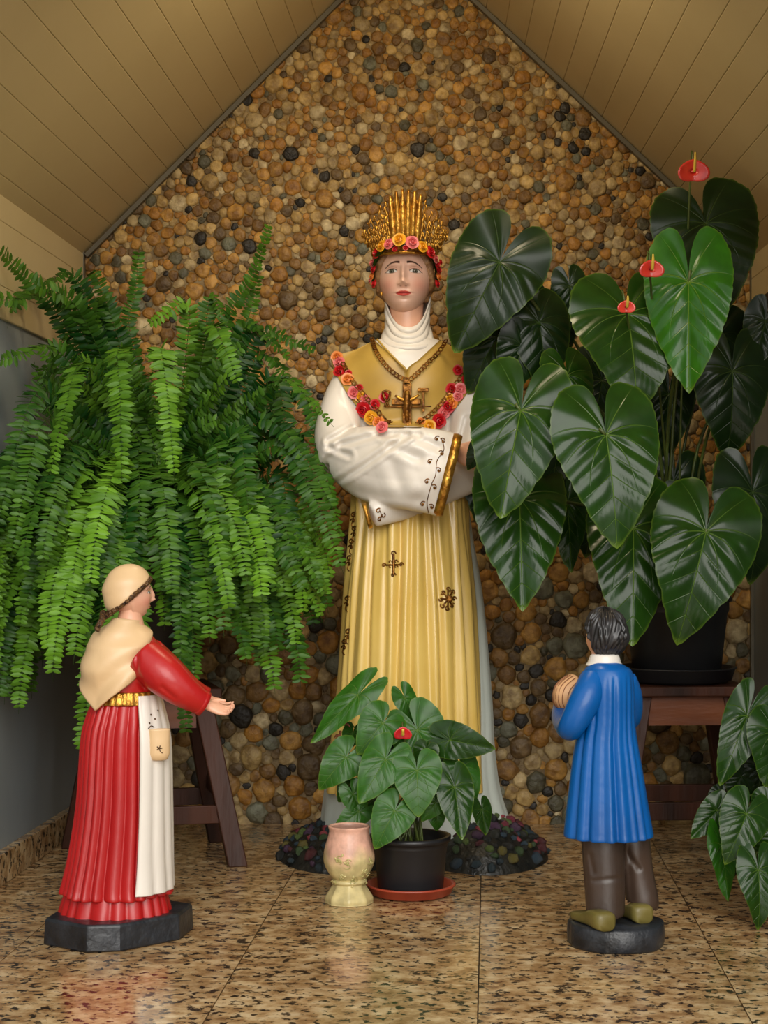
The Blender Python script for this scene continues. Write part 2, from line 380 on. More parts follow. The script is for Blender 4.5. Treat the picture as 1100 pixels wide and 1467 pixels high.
def stone_geo(i):
    x, z, r = PT[i]; nb = [k for k in near(x, z) if k != i]
    t = np.full(NA, r * 1.7)
    Q = PT[nb]; dx, dz = Q[:, 0] - x, Q[:, 1] - z; d = np.hypot(dx, dz); b = (d * d + r * r - Q[:, 2] ** 2) / (2 * d)
    for k in range(NA):
        c = (dx * DX[k] + dz * DZ[k]) / d
        ok = c > .05
        if ok.any(): t[k] = min(t[k], (b[ok] / c[ok]).min())
    t = (np.roll(t, 1) + 2 * t + np.roll(t, -1)) / 4 * 1.05
    t = np.minimum(np.maximum(t - .0010, r * .35), r * 1.65) * (1 + .075 * rs.randn(NA))
    h = min(.015, r * rs.uniform(.28, .50)); ox, oz = rs.uniform(-.2, .2, 2) * r
    V = []
    for s, hh in ((1.0, -.002), (.94, .64), (.72, .95)):
        for k in range(NA):
            V.append((x + ox * (1 - s) + DX[k] * t[k] * s, -h * hh if hh > 0 else .002, z + oz * (1 - s) + DZ[k] * t[k] * s))
    V.append((x + ox, -h, z + oz))
    F = [(a * NA + k, a * NA + (k + 1) % NA, (a + 1) * NA + (k + 1) % NA, (a + 1) * NA + k) for a in (0, 1) for k in range(NA)]
    F += [(2 * NA + k, 2 * NA + (k + 1) % NA, 3 * NA) for k in range(NA)]
    ww = pw.copy()
    if r > .024: ww[7] *= .25
    if z < .6: ww[[0, 1]] *= .35; ww[[8, 2]] *= .5; ww[[5, 6, 9]] *= 3.2; ww[3] *= 1.6; ww[7] *= 2.6
    if r < .014: ww[7] *= 2.4
    c = pc[rs.choice(len(pc), p=ww / ww.sum())] * rs.uniform(.75, 1.15)
    return V, F, [c] * len(V)
def hidden(px, py):
    return (30 < px < 420 and 440 < py < 900) or (490 < px < 680 and py > 480) or (650 < px < 1080 and 400 < py < 850) or px < 118 or py < 0 or (530 < px < 620 and 350 < py)
order = sorted(range(len(PT)), key=lambda i: -PT[i][2])
single = set()
for i in order:
    px, py = px_of((PT[i][0], 0, PT[i][1]))
    if not hidden(px, py) and len(single) < 300: single.add(i)
rest = MB()
for i in range(len(PT)):
    V, F, col = stone_geo(i)
    if i in single: mk('stone', V, F, M['stone'], wb, col=col)
    else: rest.add(V, F, col)
rest.mk('small_stones', M['stone'], wb, kind='stuff')
# side walls: grey paint below, cream planks above; the planked roof slopes
def wall_box(xa, z0, z1, th, y0=YF, y1=0.0):
    V = []
    for z in (z0, z1):
        for y in (y0, y1):
            V += [Vector((xa(y), y, z)), Vector((xa(y) + th, y, z))]
    return V, [(0, 1, 3, 2), (4, 6, 7, 5), (0, 4, 5, 1), (2, 3, 7, 6), (0, 2, 6, 4), (1, 5, 7, 3)]
ZG = 1.47
wl = struct(mk('wall_left', *wall_box(XL, -.01, 1.66, -.10), M['grey_paint'], smooth=False))
wr = struct(mk('wall_right', *wall_box(XR, -.01, 1.66, .10), M['grey_paint'], smooth=False))
def plank(a, b, nrm_, par, th=.009, w_=.077, gap=.0016):
    """a,b: (x,z) edge positions at the back; strip runs forward following the wall direction given by fx"""
    pass
def strip(p0, p1, fx, inn, par):
    """plank cross-section from p0 to p1 (x,z at the back wall); fx(x, Y) shifts x forward; inn = inward normal (x,z)"""
    g = .0014; dx, dz = p1[0] - p0[0], p1[1] - p0[1]; l = math.hypot(dx, dz); ux, uz = dx / l, dz / l
    g = .0003; prof = [(g, 0), (g, .0066), (g + .0018, .008), (l - g - .0018, .008), (l - g, .0066), (l - g, 0)]
    V = []
    for Y in (0.001, YF):
        for s, h in prof:
            x = p0[0] + ux * s + inn[0] * h; z = p0[1] + uz * s + inn[1] * h
            V.append(Vector((x + fx(Y), Y, z)))
    n = 6; F = [tuple(range(n)), tuple(range(2 * n - 1, n - 1, -1))] + [(i + n, (i + 1) % n + n, (i + 1) % n, i) for i in range(n)]
    return mk('plank', V, F, M['cream_plank'], par, smooth=False)
fxl = lambda Y: .0625 * Y
fxr = lambda Y: .0167 * Y
z = ZE_L - .006
k = 0
for a, b in ((1.630, 1.568), (1.568, 1.491), (1.491, 1.414), (1.414, 1.337)):
    strip((-.864, a), (-.864, b), fxl, (1, 0), wl)
for a, b in ((1.619, 1.557), (1.557, 1.480)):
    strip((1.056, a), (1.056, b), fxr, (-1, 0), wr)
# roof decks
def deck(p0, p1, fx0, fx1, out, th=.05):
    V = []
    for Y in (0.12, YF - .02):
        V += [Vector((p0[0] + fx0(Y), Y, p0[1])), Vector((p1[0] + fx1(Y), Y, p1[1])), Vector((p1[0] + fx1(Y) + out[0] * th, Y, p1[1] + out[1] * th)), Vector((p0[0] + fx0(Y) + out[0] * th, Y, p0[1] + out[1] * th))]
    return V, [(0, 1, 2, 3), (7, 6, 5, 4), (0, 4, 5, 1), (1, 5, 6, 2), (2, 6, 7, 3), (3, 7, 4, 0)]
s2 = math.sqrt(.5); nr = math.hypot(1, .936)
mb = MB()
fxm = lambda Y: .04 * Y
mb.add(*deck((-.90, ZE_L - .036), (AP[0] + .06, AP[1] + .06), fxl, fxl, (-s2, s2), .07))
mb.add(*deck((AP[0] - .06 , AP[1] + .056), (1.10, ZE_R - .041), fxr, fxr, (.936 / nr, 1 / nr), .07))
ce = struct(mb.mk('ceiling', M['cream_plank'], None, smooth=False))
LL = (AP[1] - ZE_L) * math.sqrt(2); s = 0.0; k = 0
step = .0755; s = -.002
while s < LL - .01:
    e_ = min(s + (step * .55 if k == 0 else step), LL + .03)
    strip((-.864 + s * s2, ZE_L + s * s2), (-.864 + e_ * s2, ZE_L + e_ * s2), fxl, (s2, -s2), ce); s = e_; k += 1
LR = (AP[1] - ZE_R) / .936 * nr; s = -.002; k = 0
while s < LR - .01:
    e_ = min(s + (step * .8 if k == 0 else step), LR + .03)
    strip((1.056 - s / nr, ZE_R + s * .936 / nr), (1.056 - e_ / nr, ZE_R + e_ * .936 / nr), fxr, (-.936 / nr, -1 / nr), ce); s = e_; k += 1
# gable trims and corner trims
def bar(a, b, y, w_, t_, name, m):
    a = Vector((a[0], 0, a[1])); b = Vector((b[0], 0, b[1])); d = (b - a).normalized(); n = Vector((-d.z, 0, d.x)) * w_
    V = [Vector((p.x, yy, p.z)) for yy in (y, y - t_) for p in (a, b, b + n, a + n)]
    return struct(mk(name, V, [(0, 1, 2, 3), (7, 6, 5, 4), (0, 4, 5, 1), (1, 5, 6, 2), (2, 6, 7, 3), (3, 7, 4, 0)], m, smooth=False))
bar((-.862 + .008, ZE_L - .008), (AP[0], AP[1] - .012), -.006, -.012, .02, 'trim_1', M['trim_grey'])
bar((AP[0], AP[1] - .012), (1.056 - .008, ZE_R - .008), -.006, -.012, .02, 'trim_2', M['trim_grey'])
bar((-.862, .0), (-.862, ZE_L), -.004, -.008, .02, 'trim_3', M['trim_grey'])
bar((1.046, .0), (1.046, ZE_R), -.004, -.009, .02, 'trim_4', M['trim_grey'])
# rail where the planks stop on the right wall
struct(mk('trim_5', *wall_box(lambda y: XR(y) - .014, 1.462, 1.482, .016), mat('dark_trim', L((60, 50, 38)), .5), smooth=False))
# granite skirting
bl = struct(bevel(mk('baseboard_left', *wall_box(XL, 0.0, .074, .026), M['granite'], smooth=False), .003))
br = struct(bevel(mk('baseboard_right', *wall_box(lambda y: XR(y) - .026, 0.0, .074, .026), M['granite'], smooth=False), .003))

# ---------------- stools ----------------
def stool(X, D, yaw, label):
    Y = D - DB; t = thing('wooden_stool', label, 'stool', (X, Y, 0), 'low dark wooden stools under the plants')
    Rz = Matrix.Rotation(yaw, 3, 'Z')
    def w3(x, y, z): return Vector((X, Y, 0)) + Rz @ Vector((x, y, z))
    ht, hb = .115, .195; lw = .024
    for sx in (-1, 1):
        for sy in (-1, 1):
            V = []
            for z, h in ((0, hb), (.415, ht)):
                for a, b in ((-1, -1), (1, -1), (1, 1), (-1, 1)): V.append(w3(sx * h + a * lw, sy * h * .9 + b * lw * .75, z))
            bevel(mk('leg', V, [(3, 2, 1, 0), (4, 5, 6, 7), (0, 1, 5, 4), (1, 2, 6, 5), (2, 3, 7, 6), (3, 0, 4, 7)], M['dark_wood'], t, smooth=False), .003)
    for i, y in enumerate((-.105, 0, .105)):
        V, F = box((0, 0, 0), (.32, .098, .026)); bevel(mk('seat_board', [w3(v.x, v.y + y, v.z + .428) for v in V], F, M['dark_wood'], t, smooth=False), .004)
    for sy in (-1, 1):
        V, F = box((0, 0, 0), (.20, .016, .075)); mk('apron', [w3(v.x, v.y + sy * (ht * .9 + .006), v.z + .3775) for v in V], F, M['warm_wood'], t, smooth=False)
        hx = .172
        V, F = box((0, 0, 0), (2 * hx, .018, .045)); bevel(mk('stretcher', [w3(v.x, v.y + sy * hx * .9, v.z + .128) for v in V], F, M['dark_wood'], t, smooth=False), .002)
    for sx in (-1, 1):
        V, F = box((0, 0, 0), (.016, .19, .075)); mk('apron', [w3(v.x + sx * (ht + .004), v.y, v.z + .3775) for v in V], F, M['warm_wood'], t, smooth=False)
        V, F = box((0, 0, 0), (.018, .31, .040)); bevel(mk('stretcher', [w3(v.x + sx * .168, v.y, v.z + .17) for v in V], F, M['dark_wood'], t, smooth=False), .002)
    return t
ST_L = (-.596, 4.294); ST_R = (.765, 4.38)
stool(*ST_L, .24, 'dark wooden stool with splayed legs on the left, behind the red-dressed girl statue')
stool(*ST_R, .06, 'dark wooden stool with brown apron board under the big black plant pot on the right')

# ---------------- leaves ----------------
CT = [(0, 1.0), (6, .93), (14, .82), (26, .705), (42, .615), (60, .565), (80, .55), (100, .56), (120, .585), (138, .60), (152, .585), (163, .52), (171, .38), (177, .13), (180, .05)]
def leaf_mesh(name, seed, na=128, nr_=30):
    rr = random.Random(seed); ct = np.array(CT)
    droop = rr.uniform(.10, .28); cup = rr.uniform(.02, .12); wav = rr.uniform(.012, .03); tw = rr.uniform(-.25, .25); ph = rr.uniform(0, 6)
    V = [(0, 0, 0)]; col = [(.6, .7, 0)]; F = []
    def zf(x, y):
        yy = -y   # 1 at the tip
        ax = abs(x)
        z_ = -droop * (max(yy, 0) ** 2) - .35 * droop * (min(yy, 0) ** 2) * 2.2
        z_ += .16 * ax * math.exp(-ax * 3.5) * 1.2 - cup * ax * ax * 1.6 + tw * x * y * .5
        # quilting between the side veins
        q_ = (yy + 0.02 - ax * .75) * 5.2
        amp = .017 * min(1, ax / .10)
        if yy > .02: z_ += amp * (abs(math.sin(q_ * PI)) - .5)
        r_ = math.hypot(x, y); th = math.atan2(ax, yy)
        if yy <= .25: z_ += .018 * min(1, r_ / .2) * (abs(math.sin((th + r_ * .5) * 3.3)) - .5) * (1 if yy < .05 else (.25 - yy) / .2)
        z_ += wav * math.sin(th * 5 + ph) * (r_ / .55) ** 3
        return z_
    def vein(x, y):
        yy = -y; ax = abs(x); v = 0; r_ = math.hypot(x, y)
        if yy > 0: v = max(v, 1 - ax / (.013 * (1.15 - yy) + .003))
        if yy > .06:
            q_ = (yy + .02 - ax * .75 + ax * ax * .2) * 5.2; f = abs(q_ - round(q_)); v = max(v, .62 * (1 - f / .045) * max(0, 1 - ax * 1.6))
        th = math.atan2(ax, yy)
        for a0 in (.85, 1.45, 2.05, 2.6):
            dth = abs(th - (a0 - r_ * .75 * (1 if a0 < 2.3 else .3))) * r_
            if r_ < .46: v = max(v, (1 - dth / .009) * max(.25, 1 - r_ * 1.5))
        return max(0, min(1, v))
    for i in range(1, nr_ + 1):
        s_ = (i / nr_)
        for j in range(na):
            a = 360 * j / na; aa = a if a <= 180 else 360 - a
            r_ = np.interp(aa, ct[:, 0], ct[:, 1]) * s_
            if i == nr_: r_ *= 1 + .010 * math.sin(j * 2.1) + .006 * math.sin(j * 5.3)
            x = r_ * math.sin(math.radians(a)); y = -r_ * math.cos(math.radians(a))
            V.append((x, y, zf(x, y))); e_ = max(0, (s_ - .965) / .035)
            tipc = max(0, (-y - .93) / .07)
            col.append((x + .6, y + .7, min(1, .35 * e_ + .5 * tipc)))
    for j in range(na): F.append((0, 1 + (j + 1) % na, 1 + j))
    for i in range(nr_ - 1):
        for j in range(na):
            a = 1 + i * na + j; b = 1 + i * na + (j + 1) % na; F.append((a, b, b + na, a + na))
    F = [f[::-1] for f in F]
    me = bpy.data.meshes.new(name); me.from_pydata(V, [], F); me.polygons.foreach_set('use_smooth', [True] * len(me.polygons))
    ca_ = np.hstack([np.array(col, float), np.ones((len(col), 1))]); at = me.color_attributes.new('Col', 'FLOAT_COLOR', 'POINT'); at.data.foreach_set('color', ca_.ravel())
    return me
LEAFM = {}
def leaf_me(v, m, big):
    k_ = (v, m, big)
    if k_ not in LEAFM:
        LEAFM[k_] = leaf_mesh('leaf_blade', v, 112 if big else 64, 30 if big else 18); LEAFM[k_].materials.append(M[m])
    return LEAFM[k_]
def put_leaf(par, A, Tp, wpx, D, dT=-.05, roll=0, v=0, m='leaf', big=True, name='leaf'):
    """A attach px, Tp tip px; dT: how much the tip is nearer(-)/farther(+) than the attachment; roll about the midrib"""
    a = P(*A, D); t_ = P(*Tp, D + dT); u = (a - t_); Ln = u.length; u.normalize()
    n = Vector((0, -1, .0)); n = (n - n.dot(u) * u).normalized(); n = Matrix.Rotation(roll, 3, u) @ n
    x = u.cross(n).normalized()
    sx = wpx * D / FPX / 1.10 / max(.35, math.cos(roll))
    o = bpy.data.objects.new(name, leaf_me(v, m, big)); C.objects.link(o); o.parent = par
    Rm = Matrix((x * sx, u * Ln, n * (sx + Ln) / 2)).transposed().to_4x4()
    o.matrix_local = Matrix.Translation(a - off(par)) @ Rm
    return o, a, u, n
def stem(par, a, n, u, base, r=.0035, name='petiole', droop=.10):
    p0 = Vector(base); d = (a - p0)
    mid = p0 + d * .45 + Vector((0, .03, .06 + droop * d.length)); pre = a - n * .03 + Vector((0, 0, .004)) + u * .015
    V, F = tube([p0, p0 * .4 + mid * .6 + Vector((0, 0, .0)), mid, pre, a - n * .003], [r * 1.25, r, r, r * .9, r * .8], 7)
    mk(name, V, F, M['petiole'], par)
def flower(par, c, wpx, D, base, tilt=.2, m='spathe', up=1):
    c3 = P(*c, D); sz = wpx * D / FPX
    rows = []; rim = 20
    V = [tuple(c3)]; F = []
    for i in range(1, 6):
        for j in range(rim):
            a = 2 * PI * j / rim; s_ = i / 5; r_ = (.5 + .08 * math.cos(a - PI / 2)) * s_
            x = r_ * math.cos(a); y = r_ * math.sin(a) * .75
            V.append((c3.x + x * sz, c3.y - .3 * sz * math.sin(tilt) * y - (.22 * s_ * s_ * abs(math.cos(a)) - .05) * sz * .6 + .02 * 0, c3.z + y * sz * .9 - .12 * sz * s_ * s_ * abs(math.cos(a))))
    for j in range(rim): F.append((0, 1 + j, 1 + (j + 1) % rim))
    for i in range(4):
        for j in range(rim):
            a = 1 + i * rim + j; b = 1 + i * rim + (j + 1) % rim; F.append((a, b, b + rim, a + rim))
    o = mk('flower_spathe', V, F, M[m], par); sd = o.modifiers.new('s', 'SOLIDIFY'); sd.thickness = .0012
    p = c3 + Vector((0, -.014, -.05 * sz))
    V, F = tube([p, p + Vector((.0, -.01, .30 * sz)), p + Vector((0, -.012, .58 * sz * up))], [.0035, .0033, .0018], 8)
    mk('spadix', V, F, M['spadix'], o)
    stem(par, c3 + Vector((0, .003, 0)), Vector((0, -1, 0)), Vector((0, 0, 1)), base, .0028, 'flower_stalk', 0.0)
def pot(t, c, r0, r1, h, rim=.012, m='black_plastic', soil=.03):
    pr = [(0.001, 0), (r0 * .97, 0), (r0, .004), (r0 + (r1 - r0) * .80, h * .80), (r1 * .985, h * .81), (r1, h * .84), (r1, h - rim), (r1 + .006, h - rim), (r1 + .007, h), (r1 - .004, h), (r1 - .008, h - soil * 1.2)]
    mk('pot', *lathe(c, pr, 56), M[m], t)
    mk('soil', *lathe(Vector(c) + Vector((0, 0, h - soil)), [(r1 - .009, 0), (r1 * .5, .004), (.001, .006)], 24), M['soil'], t)

# big anthurium on the right stool
sb = Vector((ST_R[0], ST_R[1] - DB, .441))
sau = mk('plant_saucer', *lathe(sb, [(.001, 0.001), (.12, .001), (.142, .008), (.150, .036), (.155, .038), (.155, .041), (.146, .041), (.138, .010), (.001, .008)], 56), M['black_plastic'])
tag(sau, 'wide black plastic saucer on the right stool, under the big black pot', 'saucer')
pc_ = sb + Vector((0, 0, .0085))
big = thing('potted_anthurium', 'large anthurium with huge glossy heart leaves and coral flowers in a black pot', 'potted plant', tuple(pc_))
pot(big, pc_, .112, .135, .215)
bp_ = pc_ + Vector((0, 0, .19))
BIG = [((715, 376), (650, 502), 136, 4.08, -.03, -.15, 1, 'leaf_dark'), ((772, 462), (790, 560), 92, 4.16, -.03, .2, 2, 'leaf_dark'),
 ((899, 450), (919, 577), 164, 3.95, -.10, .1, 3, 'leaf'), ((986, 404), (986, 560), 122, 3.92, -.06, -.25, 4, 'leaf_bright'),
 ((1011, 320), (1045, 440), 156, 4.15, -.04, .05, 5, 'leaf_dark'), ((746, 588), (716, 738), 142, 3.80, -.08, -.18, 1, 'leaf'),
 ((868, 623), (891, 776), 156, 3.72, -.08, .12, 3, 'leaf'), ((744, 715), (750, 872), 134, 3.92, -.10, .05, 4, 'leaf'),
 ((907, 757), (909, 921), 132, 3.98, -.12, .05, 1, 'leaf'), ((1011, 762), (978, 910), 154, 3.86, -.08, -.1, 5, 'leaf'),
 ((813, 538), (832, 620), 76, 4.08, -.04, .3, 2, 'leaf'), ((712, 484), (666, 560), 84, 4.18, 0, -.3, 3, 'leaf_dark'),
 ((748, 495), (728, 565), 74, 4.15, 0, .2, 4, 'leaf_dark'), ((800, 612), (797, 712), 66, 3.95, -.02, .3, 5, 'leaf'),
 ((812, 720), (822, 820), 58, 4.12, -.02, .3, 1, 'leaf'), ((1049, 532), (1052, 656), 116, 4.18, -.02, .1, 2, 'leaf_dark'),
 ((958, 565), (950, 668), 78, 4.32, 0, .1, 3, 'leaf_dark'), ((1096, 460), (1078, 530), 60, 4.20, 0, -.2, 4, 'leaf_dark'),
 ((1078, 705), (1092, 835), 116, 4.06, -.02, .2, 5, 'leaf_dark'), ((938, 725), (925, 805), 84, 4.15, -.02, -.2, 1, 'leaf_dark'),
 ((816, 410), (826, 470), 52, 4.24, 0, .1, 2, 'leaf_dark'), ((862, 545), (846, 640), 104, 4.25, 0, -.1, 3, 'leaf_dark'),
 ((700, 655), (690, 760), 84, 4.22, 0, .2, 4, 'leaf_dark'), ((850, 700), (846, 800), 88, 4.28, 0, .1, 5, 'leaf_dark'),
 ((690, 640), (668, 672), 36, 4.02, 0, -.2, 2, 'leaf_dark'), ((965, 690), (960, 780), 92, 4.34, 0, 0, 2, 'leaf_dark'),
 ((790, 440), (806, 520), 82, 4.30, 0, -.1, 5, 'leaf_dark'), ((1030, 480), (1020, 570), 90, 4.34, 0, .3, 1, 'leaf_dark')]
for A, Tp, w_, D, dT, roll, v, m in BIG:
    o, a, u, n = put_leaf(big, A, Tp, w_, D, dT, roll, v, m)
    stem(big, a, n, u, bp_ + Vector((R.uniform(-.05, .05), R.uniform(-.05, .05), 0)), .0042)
flower(big, (993, 246), 46, 4.06, bp_, .4); flower(big, (933, 386), 36, 3.84, bp_, .3); flower(big, (897, 440), 26, 3.85, bp_, .2)

# small anthurium in front of the lady
sm_c = P(588, 0, 3.83); sm_c = Vector((sm_c.x, 3.83 - DB, 0))
s1 = mk('plant_saucer', *lathe(sm_c, [(.001, 0.0005), (.080, .0005), (.093, .006), (.100, .022), (.103, .023), (.103, .027), (.096, .027), (.088, .008), (.001, .006)], 56), M['terracotta'])
tag(s1, 'terracotta orange saucer on the granite floor under the small black pot', 'saucer')
pc2 = sm_c + Vector((0, 0, .0065))
sm = thing('potted_anthurium', 'small anthurium with one red flower in a black pot on an orange saucer', 'potted plant', tuple(pc2))
pot(sm, pc2, .074, .086, .130)
b2 = pc2 + Vector((0, 0, .11))
SM = [((512, 996), (443, 1062), 40, 3.84, -.04, -.5, 1), ((548, 1036), (514, 1077), 62, 3.80, -.03, -.1, 2), ((598, 1046), (640, 1120), 74, 3.84, -.03, .1, 3),
 ((645, 1060), (709, 1073), 50, 3.80, -.03, .1, 4), ((495, 1085), (456, 1129), 52, 3.80, -.02, -.2, 5), ((552, 1088), (514, 1150), 58, 3.74, -.04, -.2, 1),
 ((597, 1104), (600, 1168), 66, 3.73, -.04, .05, 3), ((651, 1128), (663, 1202), 50, 3.74, -.05, .2, 4), ((662, 1100), (684, 1150), 44, 3.82, -.02, .3, 5),
 ((565, 1162), (538, 1214), 56, 3.71, -.03, -.1, 2), ((514, 1163), (478, 1191), 34, 3.80, -.02, -.1, 3), ((690, 1160), (697, 1197), 26, 3.80, 0, .4, 4),
 ((506, 1138), (523, 1177), 34, 3.80, 0, .2, 5), ((624, 1150), (604, 1178), 30, 3.77, 0, .1, 1), ((500, 1125), (486, 1152), 30, 3.86, 0, .2, 2),
 ((525, 1080), (500, 1112), 34, 3.86, 0, -.4, 3), ((610, 1075), (602, 1102), 34, 3.79, 0, -.2, 4), ((625, 1165), (628, 1192), 26, 3.8, 0, .2, 5),
 ((580, 1000), (600, 1040), 30, 3.90, 0, .4, 1), ((620, 1120), (600, 1160), 48, 3.86, 0, .2, 2), ((545, 1120), (540, 1175), 56, 3.86, 0, .0, 3), ((585, 1080), (575, 1140), 60, 3.88, 0, 0, 4), ((505, 1050), (498, 1078), 26, 3.88, 0, .5, 5)]
for A, Tp, w_, D, dT, roll, v in SM:
    o, a, u, n = put_leaf(sm, A, Tp, w_ * 1.1, D, dT, roll, v, 'leaf_small' if v != 4 else 'leaf', False)
    stem(sm, a, n, u, b2 + Vector((R.uniform(-.03, .03), R.uniform(-.03, .03), 0)), .002)
flower(sm, (577, 1051), 26, 3.78, b2, .5, m='rose_red', up=.6)
for c in ((487, 1055), (493, 1038), (682, 1152)):
    p = P(*c, 3.84); o = MB()
    for k in range(4):
        a = R.uniform(0, 6); o.add(*tube([p, p + Vector((math.cos(a) * .008, 0, math.sin(a) * .012)), p + Vector((math.cos(a) * .014, -.004, math.sin(a) * .014 - .006))], [.0025, .003, .001], 5))
    o.mk('withered_bract', M['dry'], sm)

# low anthurium at the right edge
c3 = Vector((.915, -1.12, 0))
lo = thing('potted_anthurium', 'low leafy anthurium on the floor at the right edge, beside the right stool', 'potted plant', tuple(c3))
pot(lo, c3, .075, .09, .14)
b3 = c3 + Vector((0, 0, .12))
LO = [((1070, 1026), (1032, 1125), 64, 3.62, -.04, -.15, 1, 'leaf'), ((1108, 1050), (1102, 1126), 78, 3.60, -.04, .1, 3, 'leaf'), ((1069, 1166), (1045, 1235), 74, 3.52, -.04, -.05, 2, 'leaf'),
 ((1027, 1161), (990, 1201), 46, 3.62, -.02, -.2, 4, 'leaf'), ((1086, 1247), (1093, 1330), 62, 3.48, -.04, .1, 5, 'leaf'), ((1034, 1212), (1046, 1292), 40, 3.60, -.02, .3, 1, 'leaf_bright'),
 ((1098, 1148), (1078, 1172), 44, 3.56, 0, -.2, 2, 'leaf'), ((1112, 1192), (1084, 1234), 56, 3.53, 0, -.2, 3, 'leaf'), ((1062, 1112), (1045, 1145), 44, 3.70, 0, .1, 4, 'leaf_dark'),
 ((1032, 1140), (1010, 1160), 34, 3.70, 0, 0, 5, 'leaf_dark'), ((1060, 1200), (1050, 1262), 56, 3.66, 0, .2, 1, 'leaf_dark'), ((1090, 1100), (1085, 1160), 66, 3.70, 0, 0, 2, 'leaf_dark'), ((1095, 1190), (1098, 1262), 70, 3.66, 0, 0, 3, 'leaf_dark')]
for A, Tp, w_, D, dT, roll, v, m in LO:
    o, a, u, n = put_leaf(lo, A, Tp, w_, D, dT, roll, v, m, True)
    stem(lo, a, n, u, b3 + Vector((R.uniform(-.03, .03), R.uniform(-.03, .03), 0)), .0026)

# ---------------- fern ----------------
fc = Vector((ST_L[0], ST_L[1] - DB, .4415))
fe = thing('potted_fern', 'huge bushy green fern with hanging fronds in a black pot on the left stool', 'potted plant', tuple(fc))
pot(fe, fc, .10, .13, .36)
crown = fc + Vector((0, -.02, .40))
def frond(path, wd, light, seed):
    """path: list of Vectors; pinnae in two rows"""
    rr = random.Random(seed); K = spline([tuple(p) for p in path], 70)
    seg = np.linalg.norm(np.diff(K, axis=0), axis=1); cum = np.concatenate([[0], np.cumsum(seg)]); Lt = cum[-1]
    mb_ = MB(); V, F = tube([Vector(K[i]) for i in range(0, 70, 3)] + [Vector(K[-1])], [.0016 * (1 - .7 * i / 24) for i in range(25)], 4, m=25)
    base = np.array(L((58, 86, 28))); mb_.add(V, F, tuple(base))
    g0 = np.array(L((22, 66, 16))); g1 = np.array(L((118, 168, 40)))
    sp_ = .0102; n = int(Lt * .93 / sp_); roll = rr.uniform(-.5, .5)
    for k in range(n):
        d = Lt * .06 + k * sp_; t = d / Lt
        c = Vector([np.interp(d, cum, K[:, a]) for a in range(3)])
        c2 = Vector([np.interp(min(Lt, d + .01), cum, K[:, a]) for a in range(3)]) if d + .01 < Lt else c + (c - Vector([np.interp(d - .01, cum, K[:, a]) for a in range(3)]))
        T = (c2 - c).normalized()
        out = Vector((c.x - crown.x, c.y - crown.y, .1)).normalized() * .45 + Vector((0, -.8, .35))
        B = T.cross(out)
        if B.length < 1e-4: B = Vector((1, 0, 0))
        B.normalize(); N = B.cross(T).normalized()
        B = Matrix.Rotation(roll, 3, T) @ B; N = Matrix.Rotation(roll, 3, T) @ N
        ln = wd * (math.sin(PI * min(1, (t * .80 + .10))) ** .6) * rr.uniform(.72, 1.12); wdt = .0066 * (.6 + .4 * ln / wd); rl_ = rr.uniform(-.5, .5)
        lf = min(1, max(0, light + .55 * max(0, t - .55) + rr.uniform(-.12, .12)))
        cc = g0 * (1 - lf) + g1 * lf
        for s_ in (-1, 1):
            ax = (B * s_ + T * rr.uniform(.12, .42) + N * rr.uniform(-.35, .30)).normalized(); W = (T - T.dot(ax) * ax).normalized(); Nn = N; W = Matrix.Rotation(rr.uniform(-.7, .7), 3, ax) @ W
            curl = rr.uniform(-.15, .5)
            rows = []
            for f, wf in ((0, .5), (.30, 1), (.72, .82), (1.0, .12)):
                cen = c + ax * (ln * f) - Nn * (ln * curl * f * f * .5)
                rows.append([cen - W * (wdt * wf), cen + Nn * (.0012), cen + W * (wdt * wf * .9)])
            rows = [[Vector((max(p.x, XL(p.y) + .004), min(p.y, -.02), p.z)) for p in r] for r in rows]
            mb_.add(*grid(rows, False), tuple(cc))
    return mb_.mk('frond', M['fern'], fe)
def arc(az, Lf, e0, e1, pw_, start=.0):
    p = crown + Vector((math.cos(az) * (.05 + start), math.sin(az) * (.05 + start), R.uniform(-.03, .02))); out = [p.copy()]; n = 14; sw = R.uniform(-.35, .35)
    for i in range(n):
        t = (i + .5) / n; e = e0 + (e1 - e0) * t ** pw_; a = az + sw * t * t
        p = p + Vector((math.cos(a) * math.cos(e), math.sin(a) * math.cos(e), math.sin(e))) * (Lf / n)
        p.x = max(p.x, XL(p.y) + .03); p.y = min(p.y, -.05)
        out.append(p.copy())
    return out
rad = math.radians
sd = 0
for k in range(205):
    az = R.uniform(0, 2 * PI) if k % 3 == 0 else R.uniform(PI * 1.0, PI * 2.0)
    back = math.sin(az) > .2
    u = R.random()
    Lf = R.uniform(.55, .86) * (.8 if back else 1) * (1 - .30 * max(0, math.cos(az)) ** 1.5); e0 = rad(R.uniform(55, 85)) if u > .3 else rad(R.uniform(15, 50)); e1 = rad(R.uniform(-95, -78))
    pth = arc(az, Lf, e0, e1, R.uniform(.55, .95))
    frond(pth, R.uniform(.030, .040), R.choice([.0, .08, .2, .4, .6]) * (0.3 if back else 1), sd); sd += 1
for k in range(40):   # upright young ones around the top
    az = R.uniform(0, 2 * PI); pth = arc(az, R.uniform(.35, .55), rad(R.uniform(75, 88)), rad(R.uniform(5, 60)), 1.3)
    frond(pth, .034, R.uniform(0, .35), 500 + k)
def fr2(a, b, c, D0, D1, wd=.036, light=.1, seed=0):   # by image points: start, bend, tip
    frond([P(*a, D0), P(*(((a[0] + b[0]) / 2), (a[1] + b[1]) / 2), D0), P(*b, (D0 + D1) / 2), P(*((b[0] * .45 + c[0] * .55), (b[1] * .6 + c[1] * .4)), D1), P(*c, D1)], wd, light, 900 + seed)
